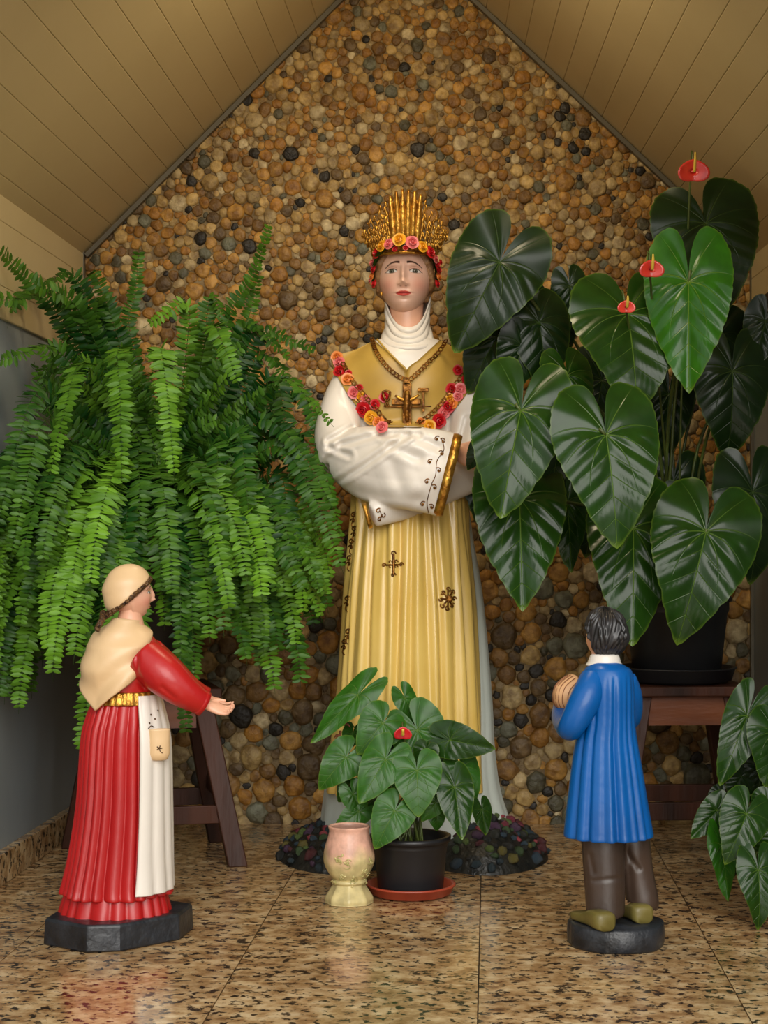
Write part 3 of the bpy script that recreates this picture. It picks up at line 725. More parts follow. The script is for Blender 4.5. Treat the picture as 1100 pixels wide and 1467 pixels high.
FR = [((265, 700), (330, 450), (388, 316), 4.3, 4.4, .030, .12), ((260, 700), (345, 480), (372, 385), 4.3, 4.45, .03, .1), ((240, 700), (185, 470), (200, 352), 4.3, 4.35, .028, .1),
 ((230, 700), (110, 440), (-6, 352), 4.2, 3.95, .036, .15), ((230, 700), (90, 430), (-30, 430), 4.2, 3.95, .036, .08), ((225, 700), (140, 400), (110, 410), 4.3, 4.4, .03, .05),
 ((280, 700), (400, 545), (478, 612), 4.2, 4.0, .030, .12), ((290, 700), (400, 640), (492, 822), 4.2, 4.05, .032, .12), ((290, 700), (380, 600), (480, 735), 4.2, 4.1, .034, .1),
 ((290, 720), (360, 690), (470, 862), 4.2, 4.05, .034, .15), ((280, 720), (350, 740), (440, 850), 4.1, 3.95, .034, .05), ((250, 700), (370, 480), (462, 505), 4.3, 4.35, .034, .0),
 ((230, 690), (80, 500), (-10, 520), 4.1, 3.85, .036, .1), ((235, 690), (60, 560), (-5, 760), 4.1, 3.8, .036, .05), ((235, 690), (70, 600), (15, 800), 4.0, 3.75, .036, .15),
 ((240, 690), (230, 500), (250, 690), 4.1, 3.8, .036, .5), ((240, 690), (170, 500), (175, 700), 4.1, 3.8, .036, .35), ((240, 690), (120, 520), (70, 690), 4.1, 3.8, .036, .35),
 ((250, 690), (310, 640), (305, 890), 4.1, 3.85, .038, .15), ((250, 690), (200, 640), (200, 810), 4.1, 3.85, .038, .15), ((250, 690), (270, 440), (205, 470), 4.2, 4.1, .034, .45),
 ((250, 720), (340, 620), (362, 800), 4.1, 3.9, .036, .1), ((250, 720), (110, 680), (60, 850), 4.1, 3.8, .036, .25), ((250, 720), (300, 470), (345, 560), 4.2, 3.95, .034, .3),
 ((290, 720), (390, 540), (425, 700), 4.3, 4.15, .034, .0), ((290, 720), (400, 610), (452, 770), 4.25, 4.1, .034, .2), ((280, 720), (370, 560), (405, 640), 4.3, 4.2, .034, .05),
 ((290, 720), (420, 560), (486, 690), 4.35, 4.25, .032, .05), ((290, 720), (350, 470), (420, 520), 4.35, 4.3, .034, .0), ((290, 720), (370, 510), (455, 590), 4.35, 4.3, .034, .05),
 ((240, 720), (120, 450), (60, 560), 4.3, 4.15, .034, .05), ((240, 720), (150, 430), (120, 540), 4.3, 4.2, .034, .1), ((240, 720), (60, 420), (-20, 470), 4.2, 4.05, .034, .05), ((240, 720), (110, 400), (30, 420), 4.3, 4.2, .034, .0),
 ((270, 720), (300, 430), (330, 470), 4.35, 4.35, .034, .1), ((290, 720), (400, 680), (420, 850), 4.25, 4.1, .034, .1), ((290, 720), (440, 620), (490, 780), 4.3, 4.15, .032, .1), ((300, 720), (380, 700), (400, 880), 4.3, 4.2, .034, .05)]
for i, f in enumerate(FR): fr2(*f, seed=i)

# ---------------- figures: shared makers ----------------
def sstep(a, b, x):
    t = np.clip((x - a) / (b - a), 0, 1); return t * t * (3 - 2 * t)
def head_arrays(nl, nv, jaw=.30, sx=1.0):
    """unit head, face towards -Y, height 1; returns x,y,z arrays, front weight"""
    ph = np.linspace(0, 2 * PI, nl, endpoint=False)[None, :].repeat(nv, 0); la = np.linspace(-PI / 2 + .02, PI / 2 - .02, nv)[:, None].repeat(nl, 1)
    dx, dy, dz = np.sin(ph) * np.cos(la), -np.cos(ph) * np.cos(la), np.sin(la)
    x = .345 * sx * dx; y = np.where(dy < 0, .40, .46) * dy; z = .5 * dz
    lo = sstep(.05, -.5, z)
    x = x * (1 - jaw * lo * .55) * (1 + .10 * lo * (1 - lo) * 2)
    z = np.where((z < -.2) & (dy > 0), -.2 + (z + .2) * .7, z)
    y = np.where(dy > 0, y * (1 - .30 * lo), y)
    y = np.where(dy < 0, y * (1 + .10 * sstep(-.1, -.45, z)), y)
    wt = sstep(.15, .65, -dy)
    def g(a, x0, z0, sx_, sz): return a * np.exp(-((x - x0) / sx_) ** 2 - ((z - z0) / sz) ** 2)
    f = 0
    for s in (-1, 1):
        f = f + g(.014, s * .14, .105, .10, .03) + g(-.036, s * .15, .035, .08, .055) + g(.024, s * .155, .012, .062, .040)
        f = f + g(.030, s * .048, -.148, .024, .024) + g(.016, s * .20, -.13, .10, .10) + g(-.010, s * .045, -.165, .012, .01)
    f = f + g(.035, 0, .05, .034, .08) + g(.068, 0, -.05, .036, .065) + g(.075, 0, -.125, .042, .036) + g(-.012, 0, -.20, .05, .015)
    f = f + g(.028, 0, -.238, .078, .016) + g(.032, 0, -.278, .062, .019) + g(-.018, 0, -.256, .085, .006) + g(.030, 0, -.41, .085, .06) + g(-.016, 0, -.325, .07, .02)
    y = y - f * wt
    return x, y, z, wt
def head(name, c, h, yaw, par, nl=96, nv=90, pitch=0, paint=False, skin=(226, 172, 142)):
    x, y, z, wt = head_arrays(nl, nv)
    base = np.array(L(skin)); col = np.ones(x.shape + (3,)) * base
    def mixc(mask, c2):
        nonlocal col
        col = col * (1 - mask[..., None]) + np.array(L(c2)) * mask[..., None]
    fr = (y < -.05) * 1.0
    for s in (-1, 1): mixc(.38 * np.exp(-((x - s * .20) / .10) ** 2 - ((z + .15) / .10) ** 2) * fr, (224, 110, 92))
    for s in (-1, 1):
        d = (x - s * .155) * s; q = np.clip(1 - (d / .078) ** 2, 0, 1)
        up = .012 + .036 * q - .010 * (d / .078); lw = .012 - .020 * q
        ins = (sstep(0, .004, up - z) * sstep(0, .004, z - lw) * (np.abs(d) < .076)) * fr
        mixc(.30 * np.exp(-((d) / .10) ** 2 - ((z - .065) / .03) ** 2) * fr, (168, 100, 78))
        if paint:
            mixc(ins, (228, 224, 218)); r_ = np.hypot(d + .008, z - .016)
            mixc(ins * sstep(.034, .030, r_), (88, 92, 74)); mixc(ins * sstep(.035, .032, r_) * sstep(.024, .031, r_), (44, 40, 34)); mixc(ins * sstep(.017, .012, r_), (18, 14, 12))
            mixc(ins * sstep(.006, .003, np.hypot(d + .014, z - .024)), (250, 250, 250))
        mixc(sstep(.009, .004, np.abs(z - up - .002)) * (np.abs(d) < .082) * fr, (70, 42, 30))
        mixc(.6 * sstep(.005, .002, np.abs(z - lw)) * (np.abs(d) < .072) * fr, (150, 88, 70))
        mixc(.4 * sstep(.006, .002, np.abs(z - up - .028)) * (np.abs(d) < .078) * fr, (160, 98, 78))
        s_ = (np.abs(x) - .045) / .19; zb = .128 - .070 * np.clip(s_, 0, 1.2) ** 2.4 + .010 * np.sin(PI * np.clip(s_, 0, 1))
        th = .015 * (1 - .6 * np.clip(s_, 0, 1))
        mixc(sstep(th + .004, th - .003, np.abs(z - zb)) * (s_ > 0) * (s_ < 1.02) * ((x * s) > 0) * fr, (56, 32, 22))
    lx = np.clip(1 - (np.abs(x) / .098) ** 1.8, 0, 1)
    bow = -.222 - .006 * np.exp(-(x / .014) ** 2)
    lip = sstep(0, .006, (bow + .0) - z + (lx - 1) * .030) * sstep(0, .006, z + .298 - (1 - lx) * .038) * (lx > 0) * fr
    mixc(lip * .95, (204, 62, 56)); mixc(sstep(.006, .002, np.abs(z + .257)) * (np.abs(x) < .095) * fr * .8, (120, 30, 28))
    for s in (-1, 1): mixc(.75 * np.exp(-((x - s * .034) / .013) ** 2 - ((z + .172) / .007) ** 2) * fr, (120, 60, 46))
    Rm = Matrix.Rotation(yaw, 3, 'Z') @ Matrix.Rotation(pitch, 3, 'X'); cc = Vector(c)
    V = [cc + Rm @ (Vector((float(a), float(b), float(d))) * h) for a, b, d in zip(x.ravel(), y.ravel(), z.ravel())]
    n, m = nl, nv; F = [(i * n + j, (i + 1) * n + j, (i + 1) * n + (j + 1) % n, i * n + (j + 1) % n) for i in range(m - 1) for j in range(n)]
    F = [f[::-1] for f in F]
    F += [tuple(range(n - 1, -1, -1)), tuple(range((m - 1) * n, m * n))]
    o = mk(name, V, F, M['skin'], par, col=col.reshape(-1, 3))
    return o, Rm
def hair_shell(name, c, h, Rm, par, keep, k, disp, m, nl=120, nv=110):
    """keep(x,y,z) > 0 is hair; shell lifted by k and disp"""
    x, y, z, wt = head_arrays(nl, nv)
    kp = np.clip(keep(x, y, z) / .05, -1, 1)
    lift = (k + disp(x, y, z)) * np.clip(kp * 2 + .1, -.25, 1)
    r = np.sqrt(x * x + y * y + z * z); s = 1 + lift / r
    V = [Vector(c) + Rm @ (Vector((float(a), float(b), float(d))) * h) for a, b, d in zip((x * s).ravel(), (y * s).ravel(), (z * s).ravel())]
    kf = kp.ravel(); n = nl; F = []
    for i in range(nv - 1):
        for j in range(n):
            f = (i * n + j, i * n + (j + 1) % n, (i + 1) * n + (j + 1) % n, (i + 1) * n + j)
            if max(kf[q] for q in f) > -.3: F.append(f)
    F.append(tuple(range((nv - 1) * n, nv * n)))
    return mk(name, V, F, m, par)
def pleats(k, warp=.15, ph=0.0, sharp=.6):
    def f(th):
        t = th + warp * math.sin(3 * th + ph) + .5 * warp * math.sin(7 * th + 2 * ph)
        return abs(math.sin(k * t / 2)) ** sharp - .6
    return f
def hand(par, wrist, dirv, palm_n, size, mat_=None, curl=.5, side=1, name='hand', merge=None):
    """one continuous mesh: palm, four unequal fingers and a thumb, grown together by remeshing"""
    mb_ = MB(); w_ = Vector(wrist); d = Vector(dirv).normalized(); n = Vector(palm_n); n = (n - n.dot(d) * d).normalized(); s = d.cross(n) * side
    S = size
    mb_.add(*tube([w_ - d * S * .25, w_, w_ + d * S * .22, w_ + d * S * .45, w_ + d * S * .52], [S * .16, S * .145, S * .22, S * .235, S * .17], 14, sec=[.85, .75, .45, .42, .35] if abs(d.z) < 2 else None) if False else tube([w_ - d * S * .25, w_, w_ + d * S * .12], [S * .15, S * .14, S * .13], 12))
    rows = []
    for f, hw, ht in ((0, .13, .11), (.15, .19, .115), (.35, .225, .105), (.5, .215, .085), (.56, .17, .06)):
        rows.append([w_ + d * S * f + s * (S * hw * math.cos(a)) + n * (S * ht * math.sin(a)) for a in [2 * PI * j / 14 for j in range(14)]])
    mb_.add(*grid(rows))
    for i, (o_, ln) in enumerate(((-.155, .36), (-.052, .43), (.052, .40), (.15, .32))):
        b = w_ + d * S * .47 + s * (S * o_); ang_ = 0; pts = [b]; dd = d.copy()
        for k, fr in enumerate((.45, .32, .23)):
            ang_ += curl * (.35 + .35 * k); v = d * math.cos(ang_) + n * math.sin(ang_) + s * o_ * .25
            pts.append(pts[-1] + v.normalized() * (S * ln * fr))
        mb_.add(*tube(pts, [S * .058, S * .054, S * .048, S * .034], 9))
        mb_.add(*ell(pts[-1], (S * .036,) * 3, 8, 6))
    b = w_ + d * S * .10 - s * S * .12; v = (d * .75 - s * .62 + n * .25).normalized()
    p1 = b + v * S * .24; p2 = p1 + (d * .95 - s * .15 + n * .25).normalized() * S * .20
    mb_.add(*tube([b, p1, p2], [S * .085, S * .062, S * .04], 9)); mb_.add(*ell(p2, (S * .042,) * 3, 8, 6))
    return merge_remesh(name, mb_, mat_ or M['skin_plain'], par, vox=S * .022, sm=3)
def rose_mesh(name, m, seed):
    rr = random.Random(seed); mb_ = MB()
    def cup(r, z0, h_, a0, span, flare, th=0):
        rows = []
        for i in range(4):
            t = i / 3; rows.append([Vector((math.cos(a0 + span * (j / 5 - .5)) * (r * (.45 + .55 * t + flare * t * t) - .06 * abs(j - 2.5) * t), math.sin(a0 + span * (j / 5 - .5)) * (r * (.45 + .55 * t + flare * t * t) - .06 * abs(j - 2.5) * t), z0 + h_ * t - .10 * t * t * (flare > .2) * 2)) for j in range(6)])
        mb_.add(*grid(rows, False))
    for k in range(5): cup(.86, .0, .42, k * 2 * PI / 5 + rr.random() * .3, 1.75, .30)
    for k in range(4): cup(.60, .12, .50, k * PI / 2 + .5, 1.9, .12)
    for k in range(3): cup(.36, .22, .52, k * 2 * PI / 3, 2.4, .0)
    mb_.add(*ell((0, 0, .40), (.20, .20, .34), 10, 6)); mb_.add(*ell((0, 0, .10), (.62, .62, .22), 12, 6))
    me = bpy.data.meshes.new(name); me.from_pydata(mb_.V, [], mb_.F); me.polygons.foreach_set('use_smooth', [True] * len(me.polygons)); me.materials.append(M[m])
    return me
ROSE = {c: rose_mesh('rose_head', 'rose_' + c, i) for i, c in enumerate(('red', 'pink', 'yellow', 'orange'))}
def put_rose(par, p, n, r, c):
    o = bpy.data.objects.new('rose', ROSE[c]); C.objects.link(o); o.parent = par
    q_ = Vector(n).to_track_quat('Z', 'Y'); o.matrix_local = Matrix.Translation(Vector(p) - off(par)) @ (q_ @ Matrix.Rotation(R.uniform(0, 6), 3, 'Z').to_quaternion()).to_matrix().to_4x4() @ Matrix.Diagonal((r, r, r * 1.05, 1))
    return o

# ================= the lady =================
DL = 4.30
lb = P(592, 0, DL); lb = Vector((lb.x, DL - DB, 0))
lady = thing('religious_statue', 'tall painted statue of a crowned woman in white and yellow robes with folded arms', 'statue', tuple(lb))
# rocky mound with painted stones and flowers
def mound_h(x, y):   # metres relative to statue centre
    rx, ry = x / .345, y / (.30 if y > 0 else .33)
    r = math.sqrt(rx * rx + ry * ry)
    if y < 0: r += .55 * math.exp(-((x + .01) / .13) ** 2) * min(1, -y / .12)
    return max(0, 1 - r ** 2.4) ** .55 * (.105 + .035 * math.exp(-((x - .17) / .09) ** 2))
rows = []
NM, NMR = 72, 16
for i in range(NMR + 1):
    s = 1 - i / NMR; row = []
    for j in range(NM):
        a = 2 * PI * j / NM; dx_, dy_ = math.cos(a), math.sin(a)
        lo_, hi_ = 0, .5
        for _ in range(18):
            md = (lo_ + hi_) / 2
            if mound_h(dx_ * md, dy_ * md) > 0: lo_ = md
            else: hi_ = md
        r_ = lo_ * s; x, y = dx_ * r_, dy_ * r_
        hgt = mound_h(x, y) + (.010 * math.sin(x * 90 + 1) * math.cos(y * 80) if 0 < i < NMR else 0) * min(1, i / 3)
        row.append(lb + Vector((x, y, max(.0005, hgt))))
    rows.append(row)
md_o = mk('rock_mound', *grid(rows, True, (False, True)), mat('mound', L((46, 44, 38)), .4, L((24, 26, 24)), 30, bump=.6, bscale=60), lady)
pcols = [(140, 54, 70), (190, 84, 92), (74, 98, 60), (48, 66, 74), (58, 78, 92), (92, 64, 90), (104, 124, 60), (44, 43, 38), (96, 44, 48), (122, 112, 54), (40, 42, 38), (52, 54, 46)]
pebm = []
for k_, c_ in enumerate(pcols):
    rr = random.Random(k_); V, F = ell((0, 0, 0), (1, .85, .8), 10, 6); V = [v * rr.uniform(.78, 1.14) for v in V]
    me = bpy.data.meshes.new('painted_pebble'); me.from_pydata([tuple(v) for v in V], [], F); me.polygons.foreach_set('use_smooth', [True] * len(me.polygons))
    me.materials.append(mat('pebble_paint', L(c_), .5, L([x * .45 for x in c_]), 70, bump=.5, bscale=80)); pebm.append(me)
tries = 0; placed = []
while len(placed) < 260 and tries < 20000:
    tries += 1; x = R.uniform(-.36, .36); y = R.uniform(-.34, .10); r_ = R.uniform(.008, .021)
    hgt = mound_h(x, y)
    if hgt <= 0.012 or hgt > .125 or any((x - a) ** 2 + (y - b) ** 2 < (.60 * (r_ + c)) ** 2 for a, b, c in placed): continue
    if abs(x) < .10 and y < -.05: continue
    placed.append((x, y, r_))
    o = bpy.data.objects.new('pebble', R.choice(pebm)); C.objects.link(o); o.parent = md_o
    o.location = (x, y, hgt); o.scale = (r_ * R.uniform(.8, 1.2), r_ * R.uniform(.7, 1.0), r_ * R.uniform(.7, 1.1)); o.rotation_euler = (R.uniform(-.6, .6), R.uniform(-.6, .6), R.uniform(0, 6))
# white under robe
fp = pleats(12, .12, 1.0, 1.0)
def d_white(th, t, y):
    s = math.sin(th); return .004 * t * fp(th) + .010 * t * math.sin(5 * th + 1) * t
K = [(690, 508, 668, 4.33, .10), (760, 502, 676, 4.33, .12), (860, 494, 692, 4.33, .135), (1000, 482, 704, 4.33, .15), (1070, 472, 707, 4.33, .16), (1130, 463, 714, 4.33, .17), (1180, 456, 728, 4.33, .185), (1206, 452, 732, 4.33, .19)]
mk('white_robe', *ring_loft(K, 220, 90, d_white, (True, True)), M['mint_white'], lady)
# yellow tunic skirt in front
gro = [(-2.75, .016, .05), (-2.55, .010, .04), (-2.22, .020, .05), (-1.98, .010, .05), (-1.78, .016, .045), (-1.52, .018, .05), (-1.28, .008, .05), (-1.12, .020, .05), (-.82, .014, .06), (-.52, .018, .06), (-.30, .010, .05)]
def d_yel(th, t, y):
    if th > PI: th -= 2 * PI
    d = 0
    for a, am, w_ in gro:
        aa = a + .04 * math.sin(t * 5 + a * 7); ww = w_ * (1 + .35 * t)
        d -= am * math.exp(-((th - aa) / ww) ** 2) * (.45 + .75 * t)
    d += .008 * math.sin(th * 16 + 1.5 * t) * (1 - t) ** 1.5
    d += .003 * math.sin(th * 9 + t * 7) * math.sin(t * 11 + th * 2)
    if th > .2: d *= .3
    return d
K = [(640, 508, 662, 4.26, .10), (720, 504, 667, 4.26, .115), (770, 501, 671, 4.26, .128), (860, 492, 680, 4.25, .145), (1000, 482, 688, 4.25, .165), (1080, 474, 691, 4.25, .175), (1128, 468, 692, 4.25, .18), (1133, 470, 690, 4.25, .176)]
yel = mk('yellow_tunic', *ring_loft(K, 420, 140, d_yel, (True, True)), M['yellow'], lady)
# torso, upper arms and wide sleeves: one continuous white garment
g_ = MB()
K = [(486, 540, 626, DL, .048), (500, 518, 648, DL, .066), (520, 502, 660, DL, .082), (560, 497, 664, DL, .094), (640, 500, 664, DL, .098), (740, 508, 664, DL, .09)]
g_.add(*ring_loft(K, 60, 40, None, (True, True)))
g_.add(*tube([P(512, 528, 4.31), P(494, 570, 4.28), P(484, 622, 4.22), P(492, 660, 4.18)], [.044, .052, .060, .064], 24))
g_.add(*tube([P(652, 528, 4.31), P(670, 570, 4.28), P(678, 622, 4.22), P(662, 672, 4.19)], [.050, .058, .060, .060], 24))
g_.add(*tube([P(492, 652, 4.19), P(530, 664, 4.13), P(582, 670, 4.08), P(622, 676, 4.06), P(642, 681, 4.06)], [.070, .094, .102, .103, .104], 32, sec=[.72, .62, .58, .52, .46]))
g_.add(*tube([P(668, 670, 4.20), P(620, 694, 4.17), P(570, 722, 4.13), P(533, 738, 4.10)], [.066, .060, .044, .031], 24, sec=[.7, .6, .6, .55]))
CREASE = [([(486, 638), (540, 622), (600, 622)], 4, .010), ([(478, 694), (520, 668), (560, 640), (584, 624)], 4, .013), ([(500, 560), (520, 600), (548, 622)], 5, .008), ([(560, 640), (600, 656)], 6, .006),
          ([(495, 700), (540, 712), (600, 716)], 8, .005), ([(470, 640), (500, 652)], 4, .008), ([(600, 628), (628, 640)], 6, .006), ([(560, 660), (575, 700)], 9, .005), ([(668, 600), (656, 650)], 5, .008), ([(505, 612), (470, 632)], 3.5, .010)]
def crease(v, nrm_):
    if nrm_.y > .1: return v
    q_ = px_of(v); d = 0
    for ln, w_, am in CREASE:
        m_ = min(seg_d(q_, ln[i], ln[i + 1]) for i in range(len(ln) - 1))
        if m_ < 3 * w_: d += am * math.exp(-(m_ / w_) ** 2) - .35 * am * math.exp(-((m_ - 1.9 * w_) / w_) ** 2)
    d += .004 * math.sin(q_[0] * .05 + q_[1] * .09)
    return v + Vector((0, 1, 0)) * d
garment = merge_remesh('white_garment', g_, M['white_paint'], lady, .0045, 8, crease)
tr = bvh(garment)
# gold cuffs
def cuff(path_end, prev, rv, q_, name='gold_cuff', ln=.016):
    a, b = prev, path_end; d = (b - a).normalized()
    V, F = tube([b - d * ln, b + d * .003], [rv, rv * 1.01], 40, sec=[q_, q_], cap=(False, False)); V2, F2 = tube([b + d * .004, b - d * ln], [rv * .93, rv * .9], 40, sec=[q_, q_], cap=(False, True))
    o = mk(name, V, F, M['gold'], lady); sd_ = o.modifiers.new('s', 'SOLIDIFY'); sd_.thickness = .005
    return o
def ell_ring(cx, cy, D, hv, hx_tilt, dep, n=48):
    """cuff rim: tall ellipse in the image (half height hv px, leaning hx_tilt px), depth dep"""
    out = []
    for j in range(n):
        a = 2 * PI * j / n; s, c = math.sin(a), math.cos(a)
        p = P(cx + hx_tilt * c, cy - hv * c, D); p.y += dep * s; p.x += .010 * s * (1 if s > 0 else -1) * 0
        out.append(p)
    return out
def cuff2(cx, cy, D, hv, tilt, dep, wpx, name='gold_cuff'):
    rows = []
    for dx, k in ((-wpx, 1.0), (-wpx, 1.05), (-wpx * .5, 1.075), (0, 1.05), (0, .93), (-wpx * .8, .90)):
        rows.append(ell_ring(cx + dx, cy + dx * tilt / hv * 1.0, D, hv * k, tilt * k, dep * k))
    rows = [r[:] for r in rows]
    return mk(name, *grid(rows, True, (False, True)), M['gold'], lady)
cuff2(648, 682, 4.055, 55, 14, .050, 13)
cuff2(529, 738, 4.10, 17, -5, .020, 6)
# hand and wrist reaching into the far sleeve
hand(lady, P(652, 648, 4.10), (1, .25, -.30), (0, 1, -.2), .125, M['skin_plain'], .5, -1)
# neck skin
V, F = tube([P(582, 425, 4.31), P(582, 460, 4.30), P(583, 495, 4.31)], [.046, .043, .05], 32); mk('neck', V, F, M['skin_plain'], lady)
# wrapped neck cloth rising beside the face
rows = []; nn = 96
for i in range(56):
    t = i / 55; row = []
    for j in range(nn):
        a = 2 * PI * j / nn; fr = max(0, -math.sin(a)); sd_ = abs(math.cos(a))
        ytop = 428 + 46 * fr ** 1.2 + (6 if math.cos(a) > 0 else 18) * sd_ * fr * .0 - 4 * (1 - fr); ybot = 500 + 10 * fr
        y = ytop + (ybot - ytop) * t
        wx = np.interp(y, [424, 445, 470, 485, 500, 512], [32, 30, 30.5, 36, 46, 56]); wy = np.interp(y, [424, 445, 470, 485, 500, 512], [.052, .052, .056, .066, .076, .086])
        rip = (.0017 * math.sin(t * 27 + 2.2 * math.sin(a * 2 + 1) + 1.6 * math.cos(a)) + .0013 * math.sin(t * 16 - 3.5 * math.sin(a * 1.5) + 2 * a)) * (.4 + fr) * min(1, t * 6)
        c_ = P(583.5, y, 4.31); rx = wx * 4.31 / FPX
        row.append(c_ + Vector(((rx + rip) * math.cos(a), (wy + rip) * math.sin(a), 0)))
    rows.append(row)
mk('neck_cloth', *grid(rows, True, (False, False)), M['white_paint'], lady).modifiers.new('s', 'SOLIDIFY').thickness = .004
tr2 = bvh(garment, bpy.data.objects['neck_cloth'])
# yellow shoulder cape: V-fronted shell draped over the torso
def curve_px(pts, n): return spline(pts, n)
def drape(name, inner, outer, m, lift, nu=14, nv=44, par=lady, tree=None, th=.004, ripple=0):
    A = curve_px(inner, nv); B = curve_px(outer, nv); rows = []
    for i in range(nv):
        row = []
        for j in range(nu):
            q_ = A[i] * (1 - j / (nu - 1)) + B[i] * (j / (nu - 1)); edge = max(0.0, math.sin(PI * j / (nu - 1))) ** .5
            p, n_ = surf(tree or tr2, q_[0], q_[1], 0, DL); p = p + (EYE - p).normalized() * (lift * (.55 + .45 * edge) + ripple * math.sin(j * 1.2 + i * .25))
            row.append(p)
        rows.append(row)
    Y = np.array([[p.y for p in r] for r in rows])
    for _ in range(3):
        Z = Y.copy(); Z[1:-1, 1:-1] = (Y[:-2, 1:-1] + Y[2:, 1:-1] + Y[1:-1, :-2] + Y[1:-1, 2:] + 2 * Y[1:-1, 1:-1]) / 6; Y = np.minimum(Z, Y + .004)
    for i, r in enumerate(rows):
        for j, p in enumerate(r):
            q_ = px_of(p); r[j] = P(q_[0], q_[1], Y[i][j] + DB)
    V, F = grid(rows, False); n_ = len(V)
    V2 = [Vector(v) + Vector((0, .012, 0)) for v in V]; F2 = [tuple(n_ + k for k in f[::-1]) for f in F]
    rim = [j for j in range(nu)] + [i * nu + nu - 1 for i in range(1, nv)] + [(nv - 1) * nu + j for j in range(nu - 2, -1, -1)] + [i * nu for i in range(nv - 2, 0, -1)]
    F3 = [(rim[k], rim[(k + 1) % len(rim)], n_ + rim[(k + 1) % len(rim)], n_ + rim[k]) for k in range(len(rim))]
    return mk(name, list(V) + V2, F + F2 + F3, m, par)
mk('neckline_edge', *tube([P(540, 486, 4.25), P(560, 508, 4.215), P(583, 531, 4.19)], .003, 6), M['mustard'], lady)
drape('shoulder_cape', [(536, 487), (550, 500), (566, 515), (583, 530), (583.2, 560), (583.4, 590), (583.6, 612)], [(500, 506), (478, 509), (475, 520), (488, 548), (508, 578), (528, 596), (546, 612)], M['mustard'], .012)
drape('shoulder_cape', [(630, 487), (616, 500), (600, 515), (583, 530), (583.2, 560), (583.4, 590), (583.6, 612)], [(666, 506), (688, 509), (691, 520), (678, 548), (658, 578), (638, 596), (621, 612)], M['mustard'], .012)
capes = [o for o in bpy.data.objects if o.name.startswith('shoulder_cape')]
tr3 = bvh(garment, *capes, yel)
# rose garlands, chains, crucifix

gm = MB()
for pl in (((484, 512), (490, 540), (507, 566), (526, 590), (552, 614)), ((680, 516), (672, 545), (655, 570), (636, 592), (610, 614))):
    gm.add(*tube([surf(tr3, x, y, .0025)[0] for x, y in pl[:-1]], .0016, 6))
gar = gm.mk('garland', M['old_gold'], lady)
RS = [(483, 512, 'orange', 7), (487, 521, 'pink', 7), (488, 534, 'red', 7.5), (498, 545, 'orange', 7.5), (500, 536, 'red', 4), (507, 563, 'pink', 7.5), (517, 569, 'yellow', 6.5), (515, 556, 'red', 4.5), (524, 573, 'pink', 6), (522, 586, 'red', 9), (538, 580, 'red', 6), (533, 598, 'yellow', 8), (543, 606, 'orange', 7), (549, 614, 'pink', 7), (551, 570, 'red', 6),
      (655, 531, 'red', 6), (646, 558, 'red', 7), (660, 559, 'pink', 7.5), (657, 570, 'pink', 6), (645, 573, 'yellow', 7), (642, 584, 'red', 8), (634, 592, 'pink', 7), (627, 603, 'red', 8.5), (614, 611, 'yellow', 7.5), (603, 606, 'orange', 5), (668, 545, 'red', 6), (650, 580, 'orange', 6)]
for x, y, c_, r_ in RS:
    p, n_ = surf(tr3, x, y, .004); put_rose(gar, p, (n_ + Vector((0, -1, 0))).normalized(), r_ * 4.2 / FPX * 1.22, c_)
def links(mb_, pts, r, rt, stepm):
    K_ = spline([tuple(p) for p in pts], 200); seg = np.linalg.norm(np.diff(K_, axis=0), axis=1); cum = np.concatenate([[0], np.cumsum(seg)]); n = int(cum[-1] / stepm)
    for k in range(n + 1):
        c = Vector([np.interp(k * stepm, cum, K_[:, a]) for a in range(3)]); c2 = Vector([np.interp(min(cum[-1], k * stepm + .002), cum, K_[:, a]) for a in range(3)]); T_ = (c2 - c)
        if T_.length < 1e-6: T_ = Vector((0, 0, -1))
        T_.normalize(); N_ = Vector((0, -1, 0)) if k % 2 else Vector((1, 0, .2)).cross(T_)
        N_ = (N_ - N_.dot(T_) * T_).normalized() ; S_ = T_.cross(N_); rows = []
        for i in range(10):
            a = 2 * PI * i / 10; cc = c + T_ * math.cos(a) * r * 1.25 + S_ * math.sin(a) * r * .8; o_ = (T_ * math.cos(a) + S_ * math.sin(a))
            rows.append([cc + o_ * rt * math.cos(b) + N_ * rt * math.sin(b) for b in [2 * PI * q / 6 for q in range(6)]])
        rows.append(rows[0]); mb_.add(*grid(rows, True, (False, False)))
ch = MB()
S3 = lambda pts, l=.007: [surf(tr3, x, y, l)[0] for x, y in pts]
links(ch, S3([(534, 489), (540, 506), (553, 524), (568, 538), (580, 545)]), .006, .0016, .0115)
links(ch, S3([(638, 489), (628, 505), (612, 522), (598, 536), (587, 546)]), .006, .0016, .0115)
links(ch, S3([(494, 524), (505, 546), (520, 562), (540, 586), (552, 602), (560, 609)]), .006, .0016, .0118)
links(ch, S3([(668, 530), (652, 552), (636, 572), (620, 590), (606, 603), (598, 609)]), .006, .0016, .0118)
ch.mk('chain', M['old_gold'], lady, kind='stuff')
Dc = surf(tr3, 583, 580, .014)[0].y + DB
def pbox(x0, y0, x1, y1, th=.010, D=None):
    a = P(x0, y0, D or Dc); b = P(x1, y1, D or Dc); return box((a + b) / 2, (abs(b.x - a.x), th, abs(b.z - a.z)))
cx = MB()
for b_ in ((576.5, 548, 589.5, 616), (561, 571, 603, 580), (578, 544, 588, 552)): cx.add(*pbox(*b_))
crx = bevel(cx.mk('gold_crucifix', M['old_gold'], lady, smooth=False), .002)
V, F = pbox(579, 558, 587, 612, .006, Dc - .009); mk('figure_relief', *tube([P(583, 560, Dc - .012), P(583, 572, Dc - .013), P(582.5, 590, Dc - .011), P(583.5, 604, Dc - .010)], [.006, .009, .0075, .004], 10), M['old_gold'], crx)
